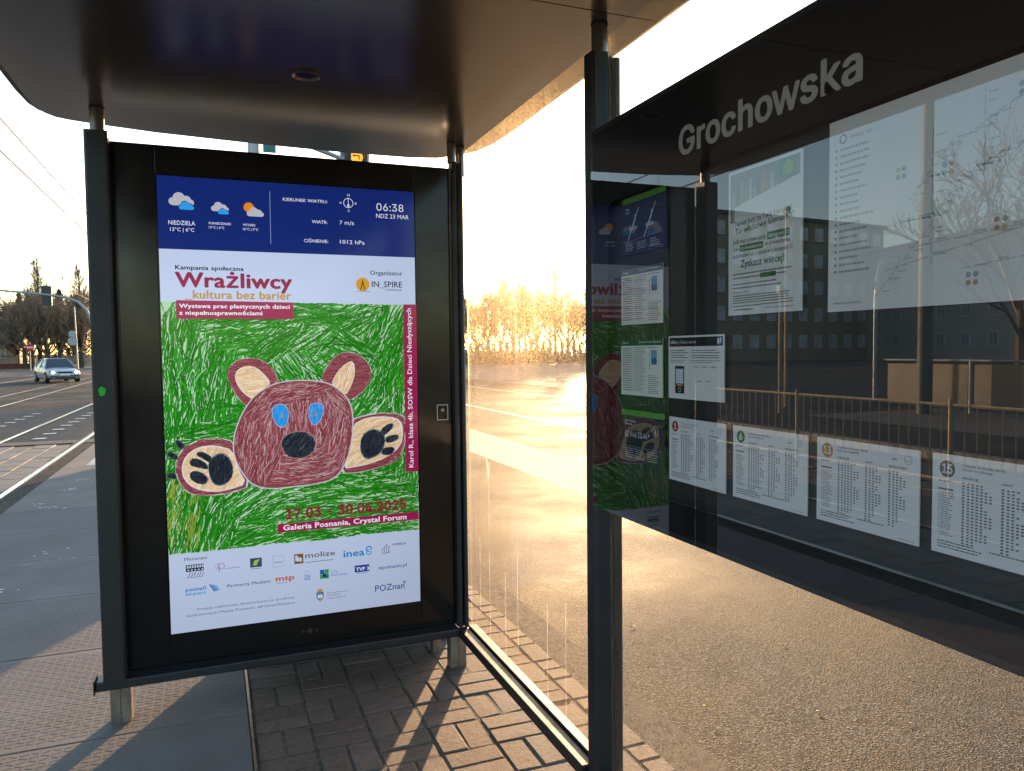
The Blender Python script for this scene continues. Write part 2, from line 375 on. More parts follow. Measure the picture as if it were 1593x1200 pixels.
TXT=[('NIEDZIELA', 0.0369, 1.6032, 0.0953, 0.016, 'w', 0), ('13°C | 6°C', 0.0424, 1.5789, 0.086, 0.0133, 'w', 0), ('PONIEDZIAŁEK', 0.1821, 1.6111, 0.0825, 0.0088, 'w', 0), ('13°C | 6°C', 0.1816, 1.5949, 0.0568, 0.0088, 'w', 0), ('WTOREK', 0.3081, 1.6106, 0.0479, 0.0089, 'w', 0), ('16°C | 5°C', 0.3076, 1.5941, 0.0579, 0.0089, 'w', 0), ('KIERUNEK WIATRU:', 0.4636, 1.7194, 0.1768, 0.0125, 'w', 1), ('WIATR:', 0.5762, 1.6351, 0.0623, 0.0127, 'w', 1), ('CIŚNIENIE:', 0.5425, 1.5564, 0.0979, 0.0127, 'w', 1), ('7 m/s', 0.6882, 1.6357, 0.0604, 0.0151, 'w', 0), ('1012 hPa', 0.6887, 1.556, 0.1027, 0.0158, 'w', 0), ('06:38', 0.8443, 1.7018, 0.116, 0.0306, 'w', 0), ('NDZ 23 MAR', 0.8422, 1.6711, 0.1405, 0.0175, 'w', 0), ('N', 0.7229, 1.7539, 0.0094, 0.0093, 'w', 0), ('W', 0.6886, 1.7202, 0.0114, 0.0086, 'w', 0), ('E', 0.754, 1.7212, 0.0072, 0.0087, 'w', 0), ('S', 0.7238, 1.6893, 0.0072, 0.0086, 'w', 0), ('Kampania społeczna', 0.0565, 1.4321, 0.2496, 0.0161, 'k', 2), ('Wrażliwcy', 0.057, 1.3652, 0.4322, 0.0549, 'c', 3), ('_kultura bez barier', 0.088, 1.3207, 0.3982, 0.031, 'o', 2), ('Wystawa prac plastycznych dzieci', 0.0664, 1.2834, 0.4133, 0.0155, 'w', 2), ('z niepełnosprawnościami', 0.0657, 1.2565, 0.3072, 0.0155, 'w', 2), ('Organizator', 0.8124, 1.4303, 0.1385, 0.0176, 'k', 1), ('IN_SPIRE', 0.8181, 1.3791, 0.1304, 0.0242, 'k', 1), ('FUNDACJA', 0.8758, 1.364, 0.0716, 0.0082, 'k', 0), ('17.03 - 30.04.2025', 0.4468, 0.4181, 0.5011, 0.0408, 'd', 3), ('Galeria Posnania, Crystal Forum', 0.4336, 0.3727, 0.5165, 0.0212, 'w', 2), ('Mecenasi', 0.056, 0.288, 0.0825, 0.0121, 'k', 2), ('Partnerzy Medialni', 0.2118, 0.1625, 0.1658, 0.0124, 'k', 2), ('Projekt częściowo sfinansowano ze środków', 0.0979, 0.0846, 0.3721, 0.0095, 'g', 0), ('budżetowych Miasta Poznania. #PoznanWspiera', 0.0576, 0.0629, 0.4133, 0.0095, 'g', 0), ('posnania', 0.2068, 0.2378, 0.0533, 0.0069, 'p', 0), ('mo', 0.3955, 0.2397, 0.0295, 0.0099, 'g', 1), ('molize', 0.5183, 0.2479, 0.1218, 0.0214, 'n', 1), ('inea', 0.6767, 0.2338, 0.0863, 0.0291, 'b', 2), ('poznań', 0.0574, 0.165, 0.0746, 0.0149, 'b', 2), ('airport', 0.0569, 0.1481, 0.0746, 0.0135, 's', 2), ('mtp', 0.399, 0.1644, 0.0728, 0.0212, 'r', 2), ('GRUPA', 0.3988, 0.1531, 0.047, 0.0049, 'g', 0), ('City', 0.6209, 0.1734, 0.0296, 0.0094, 'b', 0), ('Marketing', 0.6206, 0.1589, 0.0666, 0.0101, 'b', 0), ('TVP 3', 0.7277, 0.168, 0.0544, 0.0147, 'w', 2), ('POZNAŃ', 0.7303, 0.1545, 0.0449, 0.0058, 'b', 1), ('wpoznaniu.pl', 0.8216, 0.1643, 0.1255, 0.0148, 'v', 1), ('Patronat Honorowy', 0.6049, 0.0861, 0.088, 0.0065, 'g', 0), ('Prezydenta', 0.6047, 0.0759, 0.0544, 0.0066, 'g', 0), ('Miasta Poznania', 0.6044, 0.0636, 0.0773, 0.0066, 'g', 1), ('POZnan', 0.8073, 0.0688, 0.1282, 0.0267, 'v', 1)]
POLY={'head':[(0.3001,0.881),(0.3403,0.9345),(0.3935,0.9673),(0.4469,0.9832),(0.5278,0.9881),(0.603,0.9792),(0.6513,0.9601),(0.6996,0.9158),(0.7232,0.8576),(0.7237,0.7783),(0.709,0.6853),(0.6791,0.615),(0.643,0.5744),(0.5729,0.558),(0.477,0.5546),(0.3899,0.5508),(0.3246,0.5697),(0.293,0.6066),(0.2653,0.6566),(0.2507,0.7124),(0.2576,0.7804),(0.2764,0.8341)],'earLo':[(0.3132,0.8874),(0.2755,0.9229),(0.242,0.9851),(0.235,1.0326),(0.26,1.066),(0.3053,1.0843),(0.357,1.0781),(0.3956,1.05),(0.4211,1.015),(0.427,0.9837),(0.3669,0.9543)],'earLi':[(0.3301,0.9176),(0.2952,0.9427),(0.2675,0.9844),(0.2641,1.0252),(0.2915,1.0485),(0.3303,1.0512),(0.3623,1.03),(0.4004,0.9809),(0.3671,0.9612)],'earRo':[(0.5996,0.9828),(0.618,1.0319),(0.6538,1.0808),(0.7035,1.1051),(0.753,1.0938),(0.7953,1.0572),(0.8124,1.0063),(0.7786,0.9422),(0.7134,0.8974),(0.6649,0.9455)],'earRi':[(0.641,0.9711),(0.6665,1.0202),(0.7025,1.0552),(0.7346,1.0654),(0.7407,1.0151),(0.7217,0.9582),(0.6997,0.923),(0.6651,0.9526)],'armLo':[(0.2516,0.7465),(0.195,0.7632),(0.1324,0.7632),(0.0762,0.7394),(0.0445,0.6979),(0.0371,0.6516),(0.0479,0.604),(0.0713,0.5653),(0.1139,0.5451),(0.189,0.5424),(0.2529,0.5511),(0.3051,0.5712),(0.2682,0.6427)],'armLi':[(0.2476,0.7126),(0.1817,0.7368),(0.1192,0.7336),(0.0752,0.7027),(0.0586,0.6568),(0.0664,0.6094),(0.1023,0.573),(0.1641,0.5546),(0.2276,0.5599),(0.2923,0.579),(0.2616,0.6363)],'armRo':[(0.7223,0.8144),(0.7764,0.8301),(0.8493,0.838),(0.9231,0.8313),(0.9489,0.8118),(0.9498,0.7378),(0.9389,0.6717),(0.9045,0.6294),(0.8302,0.6085),(0.7429,0.5948),(0.6716,0.5975),(0.7017,0.6785)],'armRi':[(0.7254,0.7926),(0.7907,0.8223),(0.8784,0.8222),(0.9301,0.8052),(0.9403,0.753),(0.9281,0.6945),(0.8752,0.6534),(0.8014,0.6287),(0.7362,0.6184),(0.6862,0.6146),(0.709,0.6853)],'padL':[(0.1548,0.6707),(0.1743,0.6966),(0.2061,0.7082),(0.2341,0.686),(0.2475,0.6373),(0.2349,0.597),(0.2025,0.5755),(0.1712,0.5847),(0.1566,0.6231)],'padR':[(0.7639,0.7474),(0.8043,0.7744),(0.8406,0.7653),(0.8657,0.7348),(0.8537,0.6841),(0.8238,0.6565),(0.7799,0.6447),(0.7554,0.6825)],'eyeL':[(0.4047,0.8839),(0.4348,0.8953),(0.4612,0.8818),(0.4649,0.8398),(0.4527,0.8054),(0.4325,0.798),(0.4098,0.8213),(0.4007,0.8564)],'eyeR':[(0.5469,0.8715),(0.5563,0.8909),(0.5941,0.891),(0.6076,0.8763),(0.5962,0.8271),(0.5714,0.802),(0.5511,0.8149)],'pupL':[(0.4338,0.8536),(0.4438,0.8546),(0.4469,0.8419),(0.438,0.834),(0.4315,0.8426)],'pupR':[(0.5685,0.8537),(0.5795,0.8547),(0.5827,0.8418),(0.5736,0.8351),(0.5668,0.8425)],'nose':[(0.4308,0.7297),(0.4449,0.7604),(0.4823,0.7781),(0.5297,0.7771),(0.5601,0.7579),(0.5731,0.7217),(0.5585,0.6871),(0.5204,0.6682),(0.4797,0.6693),(0.4498,0.6831)],'fl1':[(0.1671,0.6631),(0.1457,0.6814),(0.1091,0.7039),(0.12,0.7201),(0.1496,0.7082),(0.1709,0.6866)],'fl2':[(0.154,0.6436),(0.1231,0.6525),(0.0852,0.6651),(0.0902,0.6917),(0.118,0.6899),(0.1515,0.6641)],'fl3':[(0.1562,0.6096),(0.1399,0.5837),(0.109,0.5928),(0.0837,0.6148),(0.0888,0.6414),(0.1227,0.639)],'cl1':[(0.0574,0.7238),(0.0328,0.7552),(0.0466,0.7711),(0.0751,0.7415)],'cl2':[(0.0411,0.6847),(0.0037,0.7104),(0.012,0.7265),(0.0507,0.7028)],'cl3':[(0.039,0.6114),(0.0011,0.6208),(0.0035,0.6419),(0.0396,0.6347)],'fr1':[(0.8511,0.7429),(0.8406,0.769),(0.8928,0.7995),(0.9035,0.7806),(0.8696,0.7492)],'fr2':[(0.8653,0.7128),(0.8658,0.7384),(0.9178,0.7468),(0.9249,0.728),(0.8911,0.7113)],'fr3':[(0.8423,0.6627),(0.8538,0.6914),(0.9019,0.6923),(0.9038,0.6738),(0.8827,0.6566)],'galbox':[(0.4115,0.3996),(1.0045,0.4019),(1.0055,0.3664),(0.412,0.365)],'wysbox':[(0.0555,1.3128),(0.4941,1.309),(0.4925,1.2416),(0.0547,1.2409)],'karolbox':[(0.9525,1.3066),(1.0101,1.3072),(1.0076,0.5779),(0.9508,0.5818)],'divider':[(0.4127,1.755),(0.4147,1.7552),(0.4142,1.5434),(0.4122,1.5434)]}
MISC={'blueL':(0.0001,1.5101),'blueR':(1.0089,1.5094),'gtopL':(0.0014,1.3074),'gtopR':(1.0093,1.3072),'gbotL':(-0.0012,0.316),'gbotR':(1.0069,0.3217),'karol0':(0.9855,0.598),'karol1':(0.9805,1.2903),'compass':(0.7274,1.7268),'compr':(0.7484,1.7281),'icons':{'c1':(0.0844,1.6936),'c2':(0.2239,1.6749),'c3':(0.3503,1.6719)},'org':(0.7808,1.3893),'orgr':(0.8094,1.3892)}
RECT={'newm':(0.0603,0.241,0.1259,0.2685),'newm2':(0.0607,0.2173,0.1221,0.238),'heart':(0.1662,0.2266,0.2033,0.2632),'leaf':(0.3006,0.2312,0.3461,0.2687),'mo':(0.3882,0.2226,0.4326,0.2694),'mol':(0.4743,0.2258,0.5108,0.267),'swirl':(0.7696,0.2293,0.7993,0.2714),'bars':(0.8406,0.2283,0.8806,0.2676),'kom':(0.8887,0.2519,0.9471,0.261),'airp':(0.1414,0.147,0.1801,0.1838),'crown':(0.5094,0.1503,0.5415,0.1916),'city':(0.5771,0.1504,0.6133,0.1894),'tvp':(0.7224,0.1606,0.7848,0.1907),'crest':(0.558,0.0538,0.5936,0.1138),'ast':(0.9294,0.0846,0.9457,0.1021)}
# ================================================================== SETTING
def sheet(name, outline, z, mat, kind='structure', parent=None):
    m = MB(); m.face([(x, y, z) for x, y in outline]); return m.build(name, mat, parent, kind=kind) if kind else m.build(name, mat, parent)
def rectsheet(name, x0, x1, y0, y1, z, mat, **k): return sheet(name, [(x0, y0), (x1, y0), (x1, y1), (x0, y1)], z, mat, **k)
rectsheet('ground', -900, 900, -900, 1200, -0.06, M['asphalt_old'])
rectsheet('side_road', 1.52, 16, -12, 160, -0.03, M['asphalt'])
crossing = rectsheet('cross_street', -160, 1.50, 14.0, 60, -0.012, M['asphalt_dark'])
rectsheet('cross_street_far_lane', -160, 1.50, 23.5, 59.5, -0.008, M['asphalt'])
rectsheet('main_road', -26, -6.5, -40, 13.9, -0.02, M['asphalt'])
rectsheet('platform_bed', -1.80, 0.108, -4, 13.9, -0.012, M['gap'])
bed = rectsheet('paving_bed', 0.108, 1.42, -4, 13.9, -0.0035, M['sand'])
rectsheet('road_gutter', 1.42, 1.60, -4, 60, -0.012, M['grit'])

# sidewalk pavers, basket weave of pairs
def chip(lx, ly, h, bev, mat, name='paver', seed=0):
    rnd = random.Random(seed); m = MB()
    j = lambda a: a + rnd.uniform(-0.0018, 0.0018)
    o1 = [(j(-lx / 2), j(-ly / 2)), (j(lx / 2), j(-ly / 2)), (j(lx / 2), j(ly / 2)), (j(-lx / 2), j(ly / 2))]
    o2 = [(x * (1 - 2 * bev / lx), y * (1 - 2 * bev / ly)) for x, y in o1]
    m.v = [(x, y, -0.05) for x, y in o1] + [(x, y, h - bev) for x, y in o1] + [(x, y, h + rnd.uniform(-.0008, .0008)) for x, y in o2]
    for i in range(4):
        k = (i + 1) % 4
        m.f += [(i, k, 4 + k, 4 + i), (4 + i, 4 + k, 8 + k, 8 + i)]
    m.f.append((8, 9, 10, 11)); m.mi = [0] * 9
    return m.mesh(name, mat)
half_pav = chip(0.092, 0.092, 0, 0.004, M['paver'], seed=9)
pav_meshes = [chip(0.192, 0.092, 0, 0.004, M['paver'], seed=i) for i in range(6)]
paving = tag(link('sidewalk_paving', None, None, (0, 0, 0)), kind='structure')
PX, PY, PP = 0.1085, 2.727, 0.2025
cells = []
for j in range(-33, 55):
    for i in range(-1, 7):
        for k in (0, 1):
            hor = (i + j) % 2 == 1
            cx, cy = PX + PP * (i + .5), PY + PP * (j + .5)
            x, y = (cx, cy + (k - .5) * PP / 2) if hor else (cx + (k - .5) * PP / 2, cy)
            if x < 0.108 + (0.095 if hor else 0.045) or x > 1.43: continue
            if hor and x > 1.40: hor = 2; x -= .049
            cells.append((x, y, hor))
near = sorted([c for c in cells if c[1] > 1.75], key=lambda c: c[1])[:290]; ns = set(near)
rest = MB()
for (x, y, hor) in cells:
    if (x, y, hor) in ns:
        o = link('paver', half_pav if hor == 2 else random.choice(pav_meshes), paving, (x, y, random.uniform(-.0025, .002)), (random.uniform(-.006, .006), random.uniform(-.006, .006), (0 if hor else math.pi / 2) + random.uniform(-.008, .008)))
    elif y < 13.8:
        a, b = (.046, .046) if hor == 2 else (.094, .046) if hor else (.046, .094); rest.box(x - a, x + a, y - b, y + b, -.05, random.uniform(-.002, .002))
rest.build('far_pavers', M['paver'], paving, kind='stuff')

# platform slabs with raised tread marks
plat = tag(link('platform_paving', None, None, (0, 0, 0)), kind='structure')
ys = [3.117 + 0.97 * k for k in range(-6, 12)]
trd = MB()
for a, b in zip(ys[:-1], ys[1:]):
    if b > 14: continue
    m = MB().box(-1.795, 0.094, a + .004, b - .004, -0.05, 0.0035)
    m.build('slab', M['slab'], plat, bevel=0.003, seg=1)
yy = 1.6
row = 0
while yy < 8.0:
    xx = -1.76; k = 0
    inj = min(abs(yy - v) for v in ys)
    if inj > 0.03:
        while xx < 0.075:
            a = R(24) * (1 if (k + row) % 2 else -1); c, sn = math.cos(a), math.sin(a); L_, W_ = .0165, .003; z0, z1 = .0034, .0042
            bse = [(-L_, -W_), (L_, -W_), (L_, W_), (-L_, W_)]
            P0 = [(xx + x * c - y * sn, yy + x * sn + y * c, z0) for x, y in bse]; P1 = [(xx + .8 * x * c - .6 * y * sn, yy + .8 * x * sn + .6 * y * c, z1) for x, y in bse]
            b0 = len(trd.v); trd.v += P0 + P1
            for q in ((0, 1, 5, 4), (1, 2, 6, 5), (2, 3, 7, 6), (3, 0, 4, 7), (4, 5, 6, 7)): trd.f.append(tuple(b0 + i for i in q)); trd.mi.append(0)
            xx += .0345; k += 1
    yy += .027; row += 1
trd.build('tread_marks', M['slab'], plat, kind='stuff')
M['lit_edge'] = simple('sunlit_slab_edge', (0.30, 0.20, 0.13), 0.45, 0.6, 0.4, 20)  # warm orange tone paints low sunlight on the raised slab edge
box('slab_edging', (0.096, 0.106, -4, 13.9, -.05, 0.006), M['lit_edge'], plat)
# asphalt strip and block paving of the tram track
rectsheet('track_edge_strip', -1.985, -1.80, -6, 13.9, -0.004, M['asphalt'])
trk = tag(link('track_paving', None, None, (0, 0, 0)), kind='structure')
rectsheet('track_bed', -6.5, -1.985, -6, 13.9, -0.012, M['sand'])
M['block'] = simple('track_block_concrete', (0.14, 0.12, 0.105), 0.7, 0, 0.3, 5, 0.4, 90)
blk = {}
RX = [(-2.05, -3.19, 4), (-3.31, -4.45, 4), (-4.62, -4.98, 1), (-5.12, -6.1, 4)]
farb = MB()
for (xa, xb, n) in RX:
    wd = (xa - xb) / n
    if n not in blk: blk[n] = MB().box(-wd / 2 + .006, wd / 2 - .006, -.238, .238, -.05, 0).mesh('paving_block', M['block'], bevel=.005, seg=1)
    for i in range(n):
        for j in range(44):
            y = 13.6 - j * .49 - (.24 if i % 2 else 0); x = xb + wd * (i + .5)
            if xb > -4 and y > 8.2: link('paving_block', blk[n], trk, (x, y, random.uniform(-.003, .002)))
            elif y > -5: farb.box(x - wd / 2 + .006, x + wd / 2 - .006, y - .238, y + .238, -.05, random.uniform(-.003, .002))
farb.build('far_blocks', M['block'], trk, kind='stuff')
M['rail'] = simple('polished_rail_steel', (0.62, 0.58, 0.52), 0.22, 1.0, 0.1, 4)
M['rust'] = simple('rail_groove_rust', (0.11, 0.06, 0.035), 0.8, 0.2, 0.4, 20)
for (pts) in ([(-2.02, -6), (-2.02, 160)], [(-3.25, -6), (-3.25, 160)], [(-5.05, -6), (-5.05, 14), (-5.5, 24.8), (-6.0, 47), (-6.6, 160)], [(-6.28, -6), (-6.28, 14), (-6.7, 26), (-7.1, 47), (-7.8, 160)]):
    m = MB()
    g = MB()
    for (a, b) in zip(pts[:-1], pts[1:]):
        (x0, y0), (x1, y1) = a, b
        m.v += [(x0 - .028, y0, .004), (x0 + .028, y0, .004), (x1 + .028, y1, .004), (x1 - .028, y1, .004)]; q = len(m.v) - 4; m.f.append((q, q + 1, q + 2, q + 3)); m.mi.append(0)
        for s0, s1, z in ((-.085, -.032, -.001), (.032, .05, -.001)):
            g.v += [(x0 + s0, y0, z), (x0 + s1, y0, z), (x1 + s1, y1, z), (x1 + s0, y1, z)]; q = len(g.v) - 4; g.f.append((q, q + 1, q + 2, q + 3)); g.mi.append(0)
    r = m.build('tram_rail', M['rail'], kind='structure'); g.build('rail_groove', M['rust'], r)
rectsheet('rubber_threshold', -6.4, -1.75, 13.95, 14.45, 0.001, M['rubber'])
M['kerb'] = simple('kerb_stone', (0.24, 0.22, 0.2), 0.8, 0, 0.2, 6, 0.4, 60)
# road markings
M['roadpaint'] = NT('worn_road_paint'); _t = M['roadpaint']
_t.pbsdf(_t.mix(_t.ramp(_t.noise(9, 6, 0.7), [(0.42, 0.75), (0.62, 0.0)]), (0.62, 0.60, 0.56), (0.12, 0.11, 0.1)), 0.65, 0, .4); M['roadpaint'] = _t.m
for i in range(8): rectsheet('marking_dash', -2.88, -2.68, 14.88 + .86 * i, 15.1 + .86 * i, -0.003, M['roadpaint'], kind=None, parent=crossing)
for i in range(7): rectsheet('marking_dash', -4.13, -3.93, 16.2 + .86 * i, 16.42 + .86 * i, -0.003, M['roadpaint'], kind=None, parent=crossing)
rectsheet('stop_line_mark', -1.54, -1.2, 11.03, 12.1, 0.0055, M['roadpaint'], kind=None, parent=plat)
for (x, y0, y1) in ((-10.3, 24, 59), (-14.2, 24, 59)):
    rectsheet('lane_line', x, x + .14, y0, y1, -0.003, M['roadpaint'], kind=None, parent=crossing)
# paint splashes on the slabs
sp = MB(); rnd = random.Random(3)
for (cx, cy, n, sx, sy) in ((-1.42, 9.75, 26, .14, .14), (-1.44, 9.1, 22, .10, .12), (-1.42, 8.1, 12, .18, .12), (-1.62, 8.3, 6, .1, .1), (-1.2, 6.2, 5, .2, .15), (-.98, 6.0, 5, .12, .06), (-1.25, 5.3, 5, .1, .1)):
    for _ in range(n):
        x = rnd.gauss(cx, sx * .5); y = rnd.gauss(cy, sy * .5); r = rnd.uniform(.006, .022); x = min(x, .05)
        sp.face([(x + r * rnd.uniform(.4, 1.3) * math.cos(a * math.pi / 4), y + r * rnd.uniform(.3, 1.0) * math.sin(a * math.pi / 4), .0063) for a in range(8)])
M['splash'] = simple('white_paint_splash', (0.6, 0.58, 0.55), 0.7)
sp.build('paint_splashes', M['splash'], kind='stuff')
# grit and leaf litter at the gutter
gt = MB()
for _ in range(2600):
    y = rnd.uniform(1.2, 9); x = 1.43 + abs(rnd.gauss(0, .11)); r = rnd.uniform(.0012, .0035)
    if x > 1.9: continue
    z = -0.011 if x < 1.6 else -0.029
    a = rnd.uniform(0, 6.28); P0 = [(x + r * math.cos(a + k * 1.57) * rnd.uniform(.6, 1.2), y + r * math.sin(a + k * 1.57) * rnd.uniform(.6, 1.2), z) for k in range(4)]
    ap = (x, y, z + r * rnd.uniform(.4, .8)); b0 = len(gt.v); gt.v += P0 + [ap]
    for k in range(4): gt.f.append((b0 + k, b0 + (k + 1) % 4, b0 + 4)); gt.mi.append(0)
gt.build('gutter_gravel', simple('gravel', (0.2, 0.17, 0.14), .85, 0, .5, 60), kind='stuff')
lf = MB()
M['leaf'] = simple('dry_leaf', (0.32, 0.17, 0.07), .7, 0, .4, 30)
leafsp = [(1.75, 2.35), (1.82, 2.52), (2.2, 2.3), (2.45, 2.1), (1.62, 2.9), (1.66, 2.05), (2.55, 2.9), (1.95, 1.9), (2.35, 1.75), (2.0, 3.4), (2.8, 2.4)]
for (x, y) in leafsp:
    a = rnd.uniform(0, 6.28); L_ = rnd.uniform(.012, .022); W_ = L_ * .35
    pts = [(-L_, 0), (-L_ * .3, -W_), (L_ * .5, -W_ * .8), (L_, 0), (L_ * .5, W_ * .8), (-L_ * .3, W_)]
    lf.face([(x + u * math.cos(a) - v * math.sin(a), y + u * math.sin(a) + v * math.cos(a), -.027 + abs(v) * .6) for u, v in pts])
lf.build('leaf_litter', M['leaf'], kind='stuff')

# ================================================================== BUS SHELTER
sh = empty('tram_stop_shelter', (0, 0, 0), 'dark metal tram stop shelter with a rounded flat roof and dusty glass walls', 'shelter')
RZ = 2.335
roof_out = [(-.615, -3.2), (-.615, 2.95), (-.613, 3.12), (-.604, 3.27), (-.585, 3.345), (-.55, 3.40), (-.50, 3.428), (-.425, 3.452), (-.2, 3.505), (.208, 3.552), (.6, 3.575), (.9, 3.565), (1.03, 3.53), (1.12, 3.43), (1.175, 3.34), (1.198, 3.22), (1.207, 3.05), (1.207, -3.2)]
def offs(o, d):
    cx, cy = .3, .2; out = []
    n = len(o)
    for i in range(n):
        p = Vector(o[i]); a = (Vector(o[i]) - Vector(o[i - 1])).normalized(); b = (Vector(o[(i + 1) % n]) - Vector(o[i])).normalized()
        t = (a + b); t = t.normalized() if t.length > 1e-6 else b
        nn = Vector((t.y, -t.x)); nn = nn if nn.dot(p - Vector((cx, cy))) < 0 else -nn
        k = 1.0 / max(.4, abs(nn.dot(Vector((a.y, -a.x))))); out.append(tuple(p + nn * d * k))
    return out
m = MB(); n_ = len(roof_out); rings = [(offs(roof_out, .018), RZ + .001), (offs(roof_out, .003), RZ + .005), (roof_out, RZ + .02), (roof_out, RZ + .075), (offs(roof_out, .05), RZ + .10)]
for o_, z in rings: m.v += [(x, y, z) for x, y in o_]
for r_ in range(len(rings) - 1):
    for i in range(n_):
        j = (i + 1) % n_; m.f.append((r_ * n_ + i, r_ * n_ + j, (r_ + 1) * n_ + j, (r_ + 1) * n_ + i)); m.mi.append(0)
m.f.append(tuple(range((len(rings) - 1) * n_, len(rings) * n_))); m.mi.append(0)
m.f.append(tuple(reversed(range(n_)))); m.mi.append(0)
roof = m.build('roof', M['anthracite'], sh)
# ceiling panels hung under the roof shell with an open seam between them
inn = offs(roof_out, .026)
SEAM = 1.857
def clip_y(poly, y, keep_above):
    out = []
    for i in range(len(poly)):
        a, b = poly[i], poly[(i + 1) % len(poly)]
        ina = (a[1] >= y) == keep_above; inb = (b[1] >= y) == keep_above
        if ina: out.append(a)
        if ina != inb:
            t_ = (y - a[1]) / (b[1] - a[1]); out.append((a[0] + (b[0] - a[0]) * t_, y))
    return out
for part in (clip_y(inn, SEAM + .0025, True), clip_y(clip_y(inn, SEAM - .0025, False), .3, True), clip_y(inn, .295, False)):
    MB().prism(part, RZ - .006, RZ + .0005).build('ceiling_panel', M['ceiling'], roof)
# ceiling downlight
dl = MB(); n = 28
for r0, z0 in ((.046, RZ - .0065), (.046, RZ - .012), (.040, RZ - .014), (.034, RZ - .009), (.033, RZ + .01)):
    dl.v += [(r0 * math.cos(2 * math.pi * k / n) + .31, r0 * math.sin(2 * math.pi * k / n) + 2.60, z0) for k in range(n)]
for q in range(4):
    for k in range(n): dl.f.append((q * n + k, q * n + (k + 1) % n, (q + 1) * n + (k + 1) % n, (q + 1) * n + k)); dl.mi.append(0)
d = dl.build('downlight', M['tube'], roof, smooth=True)
ln = MB(); ln.face([(.033 * math.cos(-2 * math.pi * k / n) + .31, .033 * math.sin(-2 * math.pi * k / n) + 2.60, RZ - .0068) for k in range(n)])
t = NT('smoked_lamp_lens'); t.pbsdf((.03, .028, .025), .12, 0, .6); ln.build('lens', t.m, d)
for a_ in range(3):
    pass
# posts
def post(name_, x0, x1, y0, y1, z0, z1, chamfer=None):
    m = MB(); r = .008
    o_ = [(x0 + r, y0), (x1 - r, y0), (x1, y0 + r), (x1, y1 - r), (x1 - r, y1), (x0 + r, y1), (x0, y1 - r), (x0, y0 + r)]
    m.prism(o_, z0, z1); return m.build('post', M['anthracite'], sh, smooth=True)
def tubep(x, y, z0, r=.025):
    m = MB().tube([(x, y, z0), (x, y, RZ - .006)], r, 20); a = m.build('roof_support_tube', M['tube'], sh, smooth=True)
    f = MB().tube([(x, y, RZ - .0085), (x, y, RZ - .0062)], r + .002, 20); f.build('collar', M['gap'], a, smooth=True)
post('p', -.412, -.334, 3.150, 3.235, .19, 2.235); tubep(-.372, 3.205, 2.235)
post('p', .992, 1.018, 3.200, 3.27, .185, 2.242); tubep(1.0, 3.238, 2.242, .019)
post('p', 1.0215, 1.037, 3.185, 3.27, .185, 2.238)
tubep(1.055, 3.285, 2.20, .019)
post('p', 1.000, 1.056, 1.905, 1.965, .0, 2.247); post('p', 1.0575, 1.0625, 1.915, 1.955, .0, 2.24); post('p', 1.064, 1.090, 1.903, 1.965, .0, 2.235); tubep(1.035, 1.93, 2.247, .0225)
post('p', 1.000, 1.056, .14, .20, .0, 2.247); tubep(1.035, .17, 2.247, .0225)
scq = MB(); rs_ = random.Random(8)
for (z_, L_) in ((.98, .012), (.86, .05), (.80, .03), (.70, .11), (.62, .05), (.55, .04), (1.3, .02)):
    y_ = 1.9046; x_ = 1.049 + rs_.uniform(-.001, .001); scq.face([(x_, y_, z_), (x_ + .0012, y_, z_), (x_ + .001, y_, z_ + L_), (x_ + .0002, y_, z_ + L_)])
for _ in range(16):
    x_ = -.405 + rs_.uniform(0, .065); z_ = rs_.uniform(.22, 2.1); l_ = rs_.uniform(.002, .007); scq.face([(x_, 3.1493, z_), (x_ + l_, 3.1493, z_ + rs_.uniform(-.002, .002)), (x_ + l_ * .6, 3.1493, z_ + rs_.uniform(.001, .004))])
scq.build('paint_chips', M['steel'], sh, kind='stuff')
# lower rails
box('end_rail', (-.440, .985, 3.158, 3.238, .158, .194), M['anthracite'], sh, bevel=.006)
box('rail_end_cap', (-.4455, -.4405, 3.150, 3.240, .150, .203), M['anthracite'], sh, bevel=.002)
box('back_rail', (.982, 1.030, 1.967, 3.198, .150, .188), M['anthracite'], sh, bevel=.006)
box('back_rail', (.982, 1.030, .205, 1.902, .150, .188), M['anthracite'], sh, bevel=.006)
box('glass_channel', (1.032, 1.066, 1.967, 3.183, .160, .196), M['anthracite'], sh, bevel=.003)
box('glass_channel', (1.032, 1.066, .205, 1.902, .160, .196), M['anthracite'], sh, bevel=.003)
# stub legs of bare steel
def leg(x0, x1, y0, y1, ztop):
    m = MB(); r = .012
    o_ = [(x0 + r, y0), (x1 - r, y0), (x1 - r * .3, y0 + r * .3), (x1, y0 + r), (x1, y1 - r), (x1 - r, y1), (x0 + r, y1), (x0, y1 - r), (x0, y0 + r), (x0 + r * .3, y0 + r * .3)]
    m.prism(o_, -.02, ztop); lg = m.build('leg', M['steel'], sh, smooth=True)
    mid = (x0 + x1) / 2
    box('leg_seam', (mid - .0012, mid + .0012, y0 - .0006, y0 + .0005, .0, ztop), M['gap'], lg)
    for z in (.03, ztop - .035):
        MB().tube([(mid - .0, y0 - .004, z), (mid, y0, z)], .006, 8).build('bolt', M['steel'], lg, smooth=True)
leg(-.400, -.325, 3.215, 3.275, .157); leg(.955, 1.035, 3.215, 3.275, .149); leg(.93, .975, 3.42, 3.47, .30)
